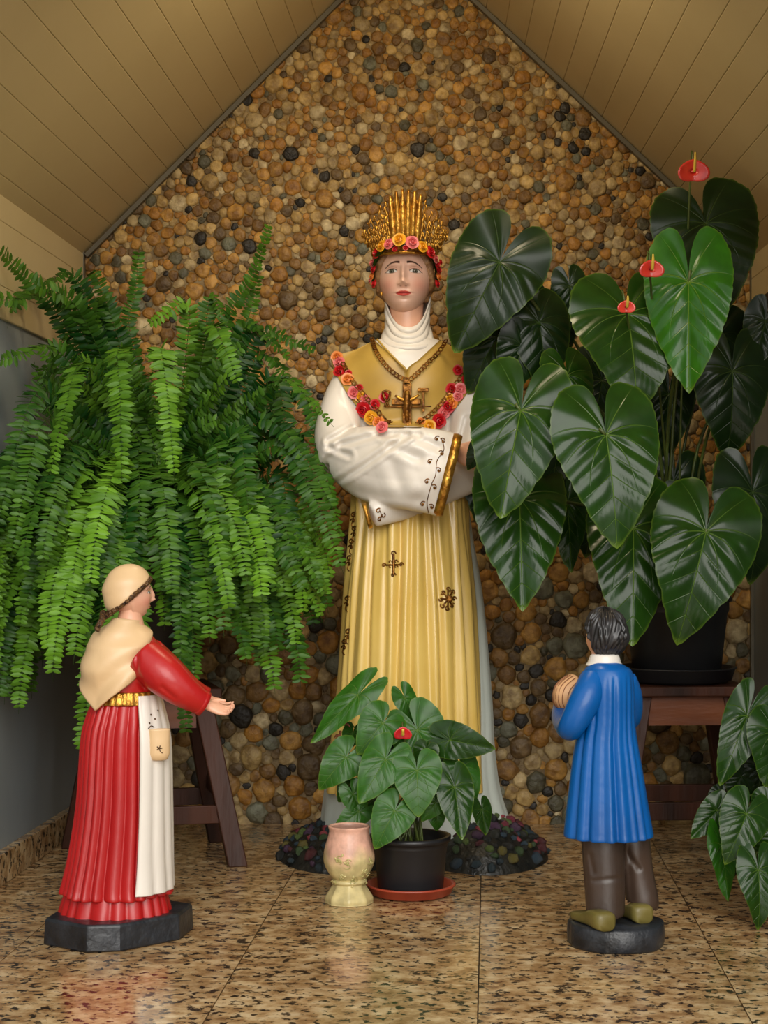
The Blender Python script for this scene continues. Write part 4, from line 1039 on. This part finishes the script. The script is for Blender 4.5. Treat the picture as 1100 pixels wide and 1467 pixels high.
cm = MB(); cm.add(*tube([P(566, 567, Dc - .008), P(583, 574, Dc - .012), P(600, 566, Dc - .008)], [.003, .0045, .003], 8)); cm.add(*ell(P(583, 563, Dc - .016), (.006, .006, .0075), 10, 8))
cm.mk('figure_relief', M['gold'], crx)
rows = MB(); links(rows, [P(583, 545, Dc), P(583, 553, Dc)], .006, .002, .014); rows.mk('hanging_ring', M['old_gold'], crx)
hm = MB(); hm.add(*pbox(604.5, 562, 608.5, 590, .006, Dc)); hm.add(*pbox(598, 556, 614, 561, .009, Dc)); bevel(hm.mk('hammer', M['old_gold'], crx, smooth=False), .0012)
pn = MB(); pn.add(*tube([P(548, 562, Dc), P(551, 571, Dc), P(555, 577, Dc), P(557, 583, Dc)], .0028, 6)); pn.add(*tube([P(559, 562, Dc), P(557, 571, Dc), P(553, 577, Dc), P(551, 583, Dc)], .0028, 6)); pn.add(*tube([P(547, 562, Dc), P(553, 560, Dc), P(560, 562, Dc)], .0026, 6)); pn.add(*tube([P(550, 582, Dc), P(583, 583, Dc + .004), P(618, 582, Dc)], .0018, 6))
pn.mk('pincers', M['old_gold'], crx)
# gold embroidery
trs = bvh(garment); try_ = bvh(yel)
def curl(mb_, tree, x, y, r, a0, turns, w_=.0013, grow=.15):
    pts = []
    for i in range(14):
        t = i / 13; a = a0 + turns * 2 * PI * t; rr_ = r * (1 - (1 - grow) * t); pts.append(surf(tree, x + rr_ * math.cos(a), y - rr_ * math.sin(a), .0012)[0])
    mb_.add(*tube(pts, w_, 5))
def line(mb_, tree, pts, w_=.0011, n=14):
    K_ = spline(pts, n); mb_.add(*tube([surf(tree, a, b, .0012)[0] for a, b in K_], w_, 5, m=n * 2))
em = MB()
line(em, trs, [(632, 628), (636, 644), (626, 660), (624, 680), (618, 694), (612, 718), (614, 734)], .001, 24)
for x, y, s in ((626, 629, 1), (634, 632, -1), (632, 650, -1), (616, 662, 1), (628, 674, -1), (612, 690, 1), (622, 698, -1), (606, 722, 1), (618, 726, -1)):
    curl(em, trs, x, y, 4.5, .8 if s > 0 else 2.4, .9 * s, .0012); em.add(*ell(surf(trs, x, y, .001)[0], (.003, .002, .003), 8, 5))
em.mk('vine_embroidery', M['old_gold'], garment)
em = MB(); line(em, trs, [(543, 730), (546, 738), (543, 746)], .001, 6)
for x, y, s in ((542, 732, 1), (548, 738, -1), (544, 744, 1)): curl(em, trs, x, y, 4, 1, .8 * s, .0015)
em.mk('gold_embroidery', M['old_gold'], garment)
for (x, y, k_) in ((563, 808, 0), (641, 858, 1)):
    ey = MB()
    if k_ == 0:
        line(ey, try_, [(x, y - 15), (x + .4, y), (x, y + 16)], .0035); line(ey, try_, [(x - 14, y + 2), (x, y + 1), (x + 13, y + 1)], .0018)
        for dx, dy in ((0, -15), (0, 16), (-13, 2), (12, 1)): curl(ey, try_, x + dx, y + dy, 3.6, 0, 1.0, .0018)
        for dx, dy in ((-7, -5), (6, -6), (-6, 7), (6, 7)): curl(ey, try_, x + dx * .6, y + dy * .6, 3, dx, .8, .0014)
    else:
        for q_ in range(8):
            a = q_ * PI / 4; dx, dy = 9 * math.cos(a), 14 * math.sin(a); line(ey, try_, [(x, y), (x + dx * .6, y + dy * .6), (x + dx, y + dy)], .0024, 6); curl(ey, try_, x + dx, y + dy, 3.8, a, 1.0, .0019)
        ey.add(*ell(surf(try_, x + 2, y, .002)[0], (.009, .005, .010), 12, 8))
    ey.mk('gold_embroidery', M['old_gold'], yel)
for x, y in ((507, 738), (508, 758), (504, 776), (501, 800), (498, 858), (499, 905), (494, 920)):
    ey = MB()
    curl(ey, try_, x, y, 4, 1, 1.0, .0022); curl(ey, try_, x - 1, y + 8, 3.4, 3, -1.0, .002); line(ey, try_, [(x, y + 4), (x - 3, y + 14), (x, y + 18)], .0015, 6)
    ey.mk('gold_embroidery', M['old_gold'], yel)
# head
hc = P(580, 397, 4.29); HH = 112 * 4.29 / FPX * 1.0
hd, Rm = head('head', hc, HH, -.07, lady, 300, 280, paint=True, skin=(240, 196, 172))
def hk(x, y, z):
    e_ = (x / .315) ** 2 + ((z + .10) / .43) ** 2 - 1 - .10 * np.exp(-(x / .06) ** 2) * (z > 0)
    e_ = np.maximum(e_, sstep(-.06, .10, y) - .4)
    e_ = np.where(z < -.36, -1, e_)
    return e_ * .4
hair_shell('hair', hc, HH, Rm, lady, hk, .045, lambda x, y, z: .010 * np.sin(x * 46 + 14 * z) + .006 * np.sin(z * 60 + x * 20), M['hair_brown'])
# rose wreath on the head
wr_ = [(537, 407, 'red', 6), (534, 396, 'orange', 6), (536, 386, 'red', 6), (535, 377, 'pink', 7), (541, 363, 'red', 8.5), (548, 353, 'yellow', 8.5), (558, 350, 'pink', 8), (572, 344, 'yellow', 9.5), (590, 348, 'pink', 9.5), (604, 354, 'yellow', 8.5), (615, 362, 'red', 9), (622, 371, 'pink', 7), (625, 380, 'red', 6.5), (627, 387, 'red', 6.5), (627, 397, 'orange', 6), (625, 407, 'red', 6), (581, 355, 'red', 4), (566, 357, 'red', 4), (630, 376, 'red', 4.5), (531, 402, 'pink', 4)]
wm = MB(); wm.add(*tube([P(535, 405, 4.30), P(536, 380, 4.27), P(548, 358, 4.22), P(580, 349, 4.18), P(611, 358, 4.22), P(624, 380, 4.27), P(626, 405, 4.30)], .005, 8))
wreath = wm.mk('rose_wreath', M['leaf'], lady)
for x, y, c_, r_ in wr_:
    tx = (x - 581) / 48; D_ = 4.165 + .12 * min(1, abs(tx)) ** 2.2; p = P(x, y, D_); put_rose(wreath, p, Vector((tx * 1.0, -1 + .5 * abs(tx), .25)), r_ * 4.2 / FPX, c_)
# tall gold crown of rays
cr_ = MB(); rr_ = []
crown_o = mk('crown_band', *tube([hc + Vector((math.cos(a) * .080, math.sin(a) * .088, .048)) for a in [2 * PI * k / 24 for k in range(25)]], .004, 6), M['gold'], lady)
for k in range(44):
    a = 2 * PI * (k + .5) / 44; cs, sn = math.cos(a), math.sin(a)
    b = hc + Vector((cs * .078, sn * .084, .055)); fx = abs(cs); hgt = .150 * (1 - .62 * fx ** 1.7) * R.uniform(.88, 1.05)
    lean = .022 * cs; tip = b + Vector((lean * 1.0 + cs * .010, sn * .012, hgt)); m_ = MB()
    mid = (b + tip) / 2 + Vector((-.004 * cs, 0, 0))
    if fx < .42:
        m_.add(*tube([b, mid, tip], [.0066, .0092, .0036], 8))
        m_.add(*ell(mid + Vector((0, 0, hgt * .2)), (.0065, .005, hgt * .22), 8, 6))
    else:
        m_.add(*tube([b, mid, tip], [.0028, .0026, .001], 6))
        ns = int(hgt / .011)
        for q_ in range(ns):
            t = (q_ + .5) / ns; c_ = b.lerp(tip, t); s_ = 1 if q_ % 2 else -1
            m_.add(*ell(c_ + Vector((.0026 * s_, -.001, 0)), (.0031, .0028, .0076), 7, 5, Matrix.Rotation(-.22 * s_, 3, 'Y')))
    m_.mk('ray', M['gold'], crown_o)
mk('earring', *ell(P(546, 421, 4.25), (.004, .004, .006), 8, 6), M['gold'], lady)

# ================= girl statue =================
DG = 3.42
gb = P(166, 0, DG); gb = Vector((gb.x, DG - DB, 0))
girl = thing('child_statue', 'painted girl statue in red dress and cream headscarf reaching out one hand, on black base', 'statue', tuple(gb))
hexp = [(62, 1354), (124, 1366), (172, 1364), (258, 1347)]
base_pts = []
for x, y in hexp:
    D = 1920 / (y - 780); base_pts.append(Vector(((x - 550) * D / FPX, D - DB, 0)))
cen = Vector((gb.x + .0, gb.y, 0)); cen = Vector((-.538, 3.415 - DB, 0))
base_pts += [cen * 2 - p for p in base_pts]
def prism(pts, h, top=.96, c=None):
    c = c or sum(pts, Vector()) / len(pts); rows = []
    for z, s in ((0, .985), (.004, 1), (h - .006, .985), (h, .965)): rows.append([c + (p - c) * s + Vector((0, 0, z)) for p in pts])
    return grid(rows, True, (True, True))
bevel(mk('plinth', *prism(base_pts, .054), M['black_paint'], girl, smooth=False), .003)
ZB = .054
fg = pleats(24, .05, .4, .85)
def dg1(th, t, y): return .013 * fg(th + .05 * math.sin(t * 3)) * (.25 + .75 * t) + .006 * math.sin(6 * th + 2) * t
K = [(1250, 100, 234, DG, .082), (1274, 95, 237, DG, .087), (1300, 87, 243, DG, .096), (1317, 84, 245, DG, .100)]
mk('petticoat', *ring_loft(K, 200, 16, lambda th, t, y: .010 * (.3 + .7 * t) * pleats(20, .06, 2, .9)(th), (True, True)), M['red'], girl)
K = [(996, 140, 222, DG, .052), (1008, 132, 228, DG, .060), (1030, 124, 233, DG, .068), (1060, 118, 235, DG, .074), (1150, 112, 238, DG, .082), (1220, 102, 239, DG, .090), (1262, 93, 240, DG, .097), (1277, 89, 242, DG, .100), (1279, 93, 238, DG, .093)]
rs_ = mk('red_skirt', *ring_loft(K, 300, 110, dg1, (True, True)), M['red'], girl)
# apron: open shell over the front of the skirt
rows = []; KA = spline([(994, 140, 224, DG, .056), (1012, 131, 230, DG, .066), (1060, 118, 239, DG, .080), (1150, 112, 241, DG, .088), (1230, 101, 242, DG, .096), (1271, 91, 243, DG, .104)], 80)
na = 70
for out_ in (1, 0):
    rr_ = []
    for i, (y, xl, xr, D, ry) in enumerate(KA):
        t = i / 79; row = []
        for j in range(na):
            th = rad(-62 + 10 * t * 0 + (62 + 150) * j / (na - 1)); c_ = P((xl + xr) / 2, y - (4 if j < 3 else 0) * 0, D); rx = (xr - xl) / 2 * D / FPX
            d = .007 * (abs(math.sin(9 * th + .6 * math.sin(4 * t + th))) ** .7 - .5) * (.3 + .7 * t) + (.007 if out_ else .001)
            row.append(c_ + Vector(((rx + d) * math.cos(th), (ry + d) * math.sin(th), 0)))
        rr_.append(row)
    rows.append(rr_)
ap = MB(); V, F = grid(rows[0], False); ap.add(V, F); V2, F2 = grid(rows[1], False); ap.add(V2, [f[::-1] for f in F2]); n_ = len(V); m_ = 80
rim = list(range(na)) + [i * na + na - 1 for i in range(1, m_)] + [(m_ - 1) * na + j for j in range(na - 2, -1, -1)] + [i * na for i in range(m_ - 2, 0, -1)]
ap.F += [(rim[k + 1 if k + 1 < len(rim) else 0], rim[k], n_ + rim[k], n_ + rim[(k + 1) % len(rim)]) for k in range(len(rim))]
apron = ap.mk('apron', M['white_paint'], girl)
tg = bvh(apron)
# bodice with both sleeves: one skin
g2 = MB()
K = [(900, 160, 205, DG, .035), (915, 148, 222, DG, .05), (935, 143, 232, DG, .060), (965, 142, 230, DG, .062), (1000, 141, 222, DG, .054)]
g2.add(*ring_loft(K, 48, 30, None, (True, True)))
g2.add(*tube([P(206, 942, 3.38), P(236, 968, 3.36), P(262, 990, 3.36), P(291, 1008, 3.38)], [.042, .042, .034, .0245], 24))
g2.add(*tube([P(212, 938, 3.50), P(240, 962, 3.56), P(268, 986, 3.60), P(294, 999, 3.62)], [.038, .036, .030, .022], 24))
def cg(v, n_):
    if n_.y > .1: return v
    q_ = px_of(v); d = 0
    for ln, w_, am in (([(178, 935), (200, 980), (215, 1000)], 3, .004), ([(196, 925), (196, 960), (205, 985)], 3, .005), ([(232, 985), (250, 1000)], 3, .003)):
        m__ = min(seg_d(q_, ln[i], ln[i + 1]) for i in range(len(ln) - 1)); d += am * math.exp(-(m__ / w_) ** 2)
    return v + Vector((0, d, 0))
bod = merge_remesh('bodice', g2, M['red'], girl, .0035, 6, cg)
for (a, b, r_) in ((P(284, 1004, 3.376), P(293, 1009, 3.380), .0265), (P(288, 996.5, 3.617), P(295, 999.5, 3.62), .0235)):
    mk('cuff', *tube([a, b], r_, 24), M['red'], girl)
hand(girl, P(294, 1009, 3.38), (1, .05, -.36), (.25, -.5, .8), .074, M['skin_plain'], .85, 1)
hand(girl, P(297, 1000, 3.62), (1, -.05, -.34), (.05, .1, 1), .066, M['skin_plain'], .40, -1)
# woven gold belt
def dbelt(th, t, y): return .0015 * math.sin(th * 60 + t * 9) * math.sin(t * PI * 3 + th * 30)
K = [(989, 136, 224, DG, .058), (990, 133, 227, DG, .061), (998, 132, 228, DG, .063), (1007, 130, 230, DG, .065), (1008, 134, 227, DG, .060)]
mk('gold_belt', *ring_loft(K, 240, 16, dbelt, (True, True)), M['gold'], girl)
# pouch
p0, n0 = surf(tg, 226, 1066, 0, DG)
rows = []
for z, w_, dp in ((-.032, .010, .006), (-.030, .015, .011), (-.018, .019, .014), (.010, .0185, .012), (.028, .019, .011), (.031, .0195, .0115), (.031, .016, .008), (.02, .015, .007)):
    rows.append([p0 + Vector((.004, 0, z)) + Vector((w_ * math.cos(a) * 1.08 + dp * math.sin(a) * .0, -abs(1) * .0 + dp * math.sin(a) + w_ * math.cos(a) * .25, 0)) + Vector((0, -.004, 0)) for a in [2 * PI * j / 28 for j in range(28)]])
pou = mk('pouch', *grid(rows, True, (True, True)), M['ivory'], girl)
tp = bvh(pou); pe = MB()
for a in range(5): line(pe, tp, [(228, 1072), (228 + 2 * math.cos(a * 1.26), 1072 + 2 * math.sin(a * 1.26)), (228 + 4 * math.cos(a * 1.26), 1072 + 4 * math.sin(a * 1.26))], .001, 4)
line(pe, tp, [(228, 1072), (230, 1077), (233, 1079)], .0007, 5)
pe.mk('painted_flower', M['braid'], pou)
ae = MB()
for x, y in ((216, 1024), (214, 1036), (222, 1030), (226, 1018)): ae.add(*ell(surf(tg, x, y, .0)[0], (.0022, .0018, .0022), 7, 5))
line(ae, tg, [(212, 1044), (216, 1040), (220, 1042)], .001, 6); ae.mk('painted_flower', M['braid'], apron)
# shawl: triangular shell wrapped over the shoulders, point down the back
DS = DG; thr = []
def shawl_pt(u, v):   # u -1..1 across, v 0 neck .. 1 hem
    th = rad(-116) + u * rad(128)                   # centred on the back, which faces the camera's lower left
    sag = (1 - abs(u)) ** 1.15
    yt = 884 + 6 * abs(u); yb = 930 + 84 * sag + 2 * abs(u)
    y = yt + (yb - yt) * v
    rx = np.interp(y, [880, 892, 905, 925, 960, 1015], [20, 25, 40, 52, 53, 50]); ry = np.interp(y, [880, 892, 905, 925, 960, 1015], [.028, .036, .052, .070, .076, .070])
    cx_ = np.interp(y, [880, 892, 925, 1015], [181, 180, 173, 165])
    w_ = .004 * math.sin(u * 9 + v * 5) * v + .003 * math.sin(v * 14 + u * 4)
    c_ = P(cx_, y, DS); R_ = rx * DS / FPX + w_
    return c_ + Vector((R_ * math.cos(th), (ry + w_) * math.sin(th), 0))
rows = [[shawl_pt(-1 + 2 * j / 70, i / 40) for j in range(71)] for i in range(41)]
o = mk('shawl', *grid(rows, False), M['ivory'], girl); s_ = o.modifiers.new('s', 'SOLIDIFY'); s_.thickness = .006; s_.offset = 1
# neck, head, scarf
mk('neck', *tube([P(186, 896, DG), P(187, 880, DG), P(190, 862, DG)], [.030, .024, .024], 24), M['skin_plain'], girl)
hg = P(186, 850, DG); hgh = 76 * DG / FPX
gh, Rg = head('head', hg, hgh, rad(106), girl, 140, 130, paint=True, skin=(228, 176, 148))
def sk(x, y, z):  # scarf: everything behind a plane running from the forehead to the nape
    return (y + .16 + (z + .02) * .62) * .5 + np.where(z > .30, .2, 0) * 0 + (z - .34) * .0
sc_o = hair_shell('headscarf', hg, hgh, Rg, girl, lambda x, y, z: (z + .9 * y + .05) * .5, .06, lambda x, y, z: .006 * np.sin(z * 20 + x * 8) + .10 * sstep(.0, -.42, z) * (y > 0), M['ivory'], 100, 90)
# braid band along the scarf edge, ending in a short tail
bp = []
for k in range(26):
    a = 2 * PI * k / 25; yy = math.cos(a); xx = math.sin(a)
    y_ = (-.37 if yy > 0 else -.47) * yy; z_ = -.04 - y_ * .86; fct = max(.4, math.sqrt(max(.05, 1 - (z_ / .62) ** 2))); bp.append(hg + Rg @ (Vector((xx * .375 * fct / 1.0, y_ * 1.02, z_)) * hgh))
def braid(pts, r, name):
    mb_ = MB(); K_ = spline([tuple(p) for p in pts], 120); seg = np.linalg.norm(np.diff(K_, axis=0), axis=1); cum = np.concatenate([[0], np.cumsum(seg)]); n = int(cum[-1] / (r * .9))
    for k in range(n):
        c = Vector([np.interp(k * r * .9, cum, K_[:, a]) for a in range(3)]); c2 = Vector([np.interp(k * r * .9 + .003, cum, K_[:, a]) for a in range(3)]); T_ = (c2 - c).normalized() if (c2 - c).length > 1e-6 else Vector((0, 0, -1))
        q_ = T_.to_track_quat('Z', 'Y').to_matrix() @ Matrix.Rotation(.7 if k % 2 else -.7, 3, 'Y')
        mb_.add(*ell(c, (r * .75, r, r * 1.15), 8, 6, q_))
    return mb_.mk(name, M['braid'], girl)
braid(bp, .0062, 'braid_band')
nape = hg + Rg @ (Vector((0, .50, -.42)) * hgh)
braid([nape + Vector((.0, -.004, .006)), P(146, 888, 3.37), P(141, 897, 3.365), P(137, 907, 3.36)], .0068, 'hair_tail')

# ================= boy statue =================
DY = 3.36
yb_ = P(882, 0, DY); yb_ = Vector((yb_.x, DY - DB, 0))
boy = thing('child_statue', 'painted boy statue seen from behind in blue coat and brown trousers, on black base', 'statue', tuple(yb_))
rows = []
for z, s in ((0, .98), (.004, 1.0), (.022, 1.01), (.042, .99), (.047, .955)):
    rows.append([yb_ + Vector((.096 * s * math.cos(a) * (1 + .02 * math.sin(7 * a + 1) + .012 * math.sin(13 * a)), .096 * s * math.sin(a) * (1 + .02 * math.sin(5 * a)), z)) for a in [2 * PI * j / 60 for j in range(60)]])
mk('plinth', *grid(rows, True, (True, True)), M['black_paint'], boy)
def shoe(heel, toe, w_, name='shoe'):
    h_ = Vector(heel); t_ = Vector(toe); d = t_ - h_; Ln = d.length; d.normalize(); s = Vector((0, 0, 1)).cross(d); rows = []
    for f, hw, ht in ((-.03, .55, .80), (0, .78, 1.0), (.12, .84, 1.02), (.24, .80, 1.0), (.38, .76, .92), (.55, .88, .62), (.76, 1.0, .50), (.92, .80, .42), (1.0, .45, .26)):
        c = h_ + d * Ln * f; hh = ht * w_ * 1.35; rows.append([c + s * (w_ * hw * math.copysign(abs(math.cos(a)) ** .6, math.cos(a))) + Vector((0, 0, max(0.0004, hh * (.5 + .5 * math.copysign(abs(math.sin(a)) ** .6, math.sin(a)))))) for a in [2 * PI * j / 20 for j in range(20)]])
    o = mk(name, *grid(rows), M['shoe'], boy); return o
ZT = .047
def onb(x, y): 
    D = (CAMH - ZT) * FPX / (y - HOR); return Vector(((x - 550) * D / FPX, D - DB, ZT))
shoe(onb(868, 1334), onb(826, 1313), .0265); shoe(onb(922, 1323), onb(890, 1306), .0265)
def leg_(pts, nm): return mk(nm, *tube(pts[0], pts[1], 28, sec=pts[2]), M['trousers'], boy)
g3 = MB()
g3.add(*tube([P(864, 1150, 3.36), P(864, 1210, 3.355), P(866, 1260, 3.35), P(867, 1300, 3.345), P(867, 1306, 3.345)], [.043, .043, .041, .039, .039], 28, sec=[.9] * 5))
g3.add(*tube([P(903, 1150, 3.40), P(905, 1210, 3.39), P(912, 1250, 3.39), P(920, 1288, 3.385), P(920, 1295, 3.385)], [.037, .038, .034, .033, .033], 28, sec=[.9] * 5))
g3.add(*tube([P(880, 1140, 3.38), P(880, 1185, 3.38)], [.05, .05], 24))
def ct(v, n_):
    q_ = px_of(v); d = 0
    for ln, w_, am in (([(850, 1262), (892, 1258)], 3, .002), ([(895, 1220), (915, 1245)], 4, .004), ([(845, 1225), (850, 1250)], 4, .003), ([(900, 1215), (905, 1290)], 5, .003)):
        m__ = min(seg_d(q_, ln[i], ln[i + 1]) for i in range(len(ln) - 1)); d += am * math.exp(-(m__ / w_) ** 2)
    return v + Vector((0, d, 0)) if n_.y < 0 else v
merge_remesh('trousers', g3, M['trousers'], boy, .003, 3, ct)
# coat: body + sleeves in one skin, then a pleated skirt part blended below
g4 = MB()
fb = [(-2.62, .010), (-2.2, .012), (-1.78, .005), (-1.46, .015), (-1.12, .004), (-.86, .012), (-.55, .007), (.3, .01), (.8, .01), (1.4, .01), (2, .01), (2.6, .01)]
def d_coat(th, t, y):
    if th > PI: th -= 2 * PI
    w_ = max(0, (t - .22) / .78); d = 0
    for a, am in fb: d -= am * math.exp(-((th - a - .05 * (1 - t)) / .085) ** 2) * w_ ** .7
    return d + .0015 * w_ * math.sin(th * 9 + 3)
K = [(949, 849, 885, DY, .022), (954, 842, 896, DY, .034), (962, 836, 905, DY, .044), (985, 832, 908, DY, .053), (1030, 830, 909, DY, .057), (1060, 824, 912, DY, .061), (1100, 818, 919, DY, .068), (1150, 812, 927, DY, .077), (1185, 808, 933, DY, .084), (1197, 808, 934, DY, .086), (1197, 815, 926, DY, .078)]
g4.add(*ring_loft(K, 220, 120, d_coat, (True, True)))
coat = g4.mk('blue_coat', M['blue'], boy)
g5 = MB()
g5.add(*tube([P(852, 972, 3.35), P(840, 1000, 3.325), P(822, 1034, 3.32), P(815, 1042, 3.34), P(806, 1028, 3.40), P(806, 1012, 3.44)], [.030, .032, .028, .026, .023, .020], 24, m=30))
g5.add(*tube([P(892, 974, 3.37), P(902, 1000, 3.39), P(900, 1030, 3.43), P(880, 1022, 3.47), P(850, 1010, 3.48), P(828, 1004, 3.47)], [.028, .026, .024, .023, .021, .019], 24, m=30))
merge_remesh('coat_sleeves', g5, M['blue'], boy, .003, 6)
hand(boy, P(806, 1014, 3.44), (-.25, .3, .8), (1, .1, 0), .055, M['skin_plain'], .5, 1)
hand(boy, P(830, 1004, 3.47), (-1, -.1, .35), (0, -1, 0), .055, M['skin_plain'], .5, 1)
# ribbed beige hat held to the chest
hp = P(812, 996, 3.405); ax = Vector((-.80, -.52, .16)).normalized(); up = Vector((0.1, 0, 1)); up = (up - up.dot(ax) * ax).normalized(); sd2 = ax.cross(up); rows = []
for r_, h_ in ((.044, -.010), (.045, -.005), (.040, .001), (.034, .010), (.026, .020), (.015, .026), (.001, .028)):
    rows.append([hp + up * (r_ * .98 * math.cos(a)) + sd2 * (r_ * .80 * math.sin(a)) + ax * (h_ + .0014 * math.sin(r_ * 1400)) for a in [2 * PI * j / 40 for j in range(40)]])
ht = mk('straw_hat', *grid(rows, True, (True, False)), M['hat'], boy)
hr = MB()
for k in range(-4, 5):
    pts = []
    for j in range(9):
        b_ = -1 + 2 * j / 8; a_ = k / 4.6; rr2 = math.hypot(a_, b_ * math.sqrt(1 - a_ * a_ * .9)); yv = b_ * math.sqrt(max(0, 1 - a_ * a_)) * .042; xv = a_ * .036
        rho = math.hypot(xv / .8, yv) ; hh = np.interp(rho, [0, .015, .026, .034, .040, .045], [.028, .026, .020, .010, .001, -.005]); pts.append(hp + up * yv + sd2 * xv + ax * (hh + .0006))
    hr.add(*tube(pts, .0009, 5))
hr.mk('rib', mat('rib_brown', L((150, 100, 66)), .6), ht)
# collar, neck, head, ears, hair
mk('shirt_collar', *ring_loft([(937, 848, 884, 3.37, .024), (940, 845, 887, 3.37, .027), (948, 842, 889, 3.37, .030), (953, 839, 891, 3.37, .032), (953, 848, 880, 3.37, .02)], 48, 20, None, (True, True)), M['white_paint'], boy)
mk('neck', *tube([P(864, 950, 3.38), P(862, 932, 3.38), P(864, 915, 3.38)], [.022, .021, .022], 20), M['skin_plain'], boy)
hb_ = P(866, 911, 3.38); hbh = 70 * 3.38 / FPX
bh, Rb = head('head', hb_, hbh, rad(180 + 38), boy, 120, 110, paint=True, skin=(226, 170, 138))
rnd = random.Random(5)
locks = [(rnd.uniform(-1, 1), rnd.uniform(-1, 1), rnd.uniform(-1, 1), rnd.uniform(0, 6)) for _ in range(7)]
def hd_(x, y, z):
    a = np.arctan2(x, y); s = .020 * np.abs(np.sin(8 * a + 9 * z + 2.5 * np.sin(5 * z + 3 * a))) + .014 * np.sin(13 * a - 16 * z + 3 * np.sin(7 * a)) + .008 * np.sin(31 * a + 20 * z)
    return s
def hkb(x, y, z): return np.where(y < 0, (z - .06 + y * -.0) * .6 + (y + .12) * .9, (z + .36) * .6)
hair_shell('hair', hb_, hbh, Rb, boy, hkb, .075, hd_, M['hair_black'], 220, 180)
for s in (-1, 1):
    c_ = hb_ + Rb @ (Vector((s * .36, .02, -.04)) * hbh); mk('ear', *ell(c_, (.005, .009, .013), 12, 8, Rb), M['skin_plain'], boy)

# ================= vase =================
vc = P(500, 0, 3.745); vc = Vector((vc.x - .0, 3.745 - DB, 0))
vase = thing('flower_vase', 'small pink and cream footed ceramic vase with raised vines, empty, left of small pot', 'vase', tuple(vc))
def vrow(r, z, oct_): 
    out = []
    for j in range(64):
        a = 2 * PI * j / 64 + PI / 8; seg_ = PI / 4; k = math.cos(seg_ / 2) / math.cos(((a) % seg_) - seg_ / 2); out.append(vc + Vector((r * (1 - oct_ + oct_ * k) * math.cos(a), r * (1 - oct_ + oct_ * k) * math.sin(a), z)))
    return out
pv = [(.001, 0.0, 0), (.050, .0, 1), (.054, .003, 1), (.054, .012, 1), (.047, .024, 1), (.037, .040, .8), (.036, .043, 0), (.040, .047, 0), (.039, .052, 0), (.036, .054, .1), (.046, .066, .35), (.055, .085, .4), (.0575, .102, .35), (.054, .125, .3), (.047, .148, .2), (.0445, .160, 0), (.0465, .168, 0), (.0465, .171, 0), (.042, .171, 0), (.040, .160, 0), (.050, .11, 0), (.03, .06, 0), (.001, .055, 0)]
rows = [vrow(*p) for p in [tuple(q) for q in spline(pv, 110)]]
rows = [[Vector((v.x, v.y, max(v.z, 0.0))) for v in r] for r in rows]
V, F = grid(rows, True, (False, False)); col = []
for v in V:
    z = v.z; a = math.atan2(v.y - vc.y, v.x - vc.x); e_ = z + .012 * math.sin(a * 3 + 1) + .006 * math.sin(a * 7)
    pink = np.array(L((228, 176, 152))); cream = np.array(L((214, 196, 138))); k = min(1, max(0, (e_ - .085) / .04)); c_ = cream * (1 - k) + pink * k
    if math.hypot(v.x - vc.x, v.y - vc.y) < .040 and z > .150: c_ = pink * .6
    col.append(c_)
vb = mk('vase_body', V, F, M['attr_gloss'], vase, col=col)
tv = bvh(vb); vm = MB()
rv = random.Random(4)
for k in range(16):
    x0, y0 = 472 + 58 * rv.random(), 1226 + 40 * rv.random(); s_ = rv.choice((-1, 1))
    curl(vm, tv, x0, y0, rv.uniform(3, 5.5), rv.uniform(0, 6), .8 * s_, .0011)
    for q_ in range(2):
        p, n_ = surf(tv, x0 + rv.uniform(-5, 5), y0 + rv.uniform(-5, 5), 0); vm.add(*ell(p, (.0042, .0018, .0026), 8, 5, Matrix.Rotation(rv.uniform(0, 3), 3, 'Y')))
vm.mk('raised_vine', mat('vine', L((206, 190, 132)), .4, L((156, 152, 88)), 80), vb, kind='stuff')
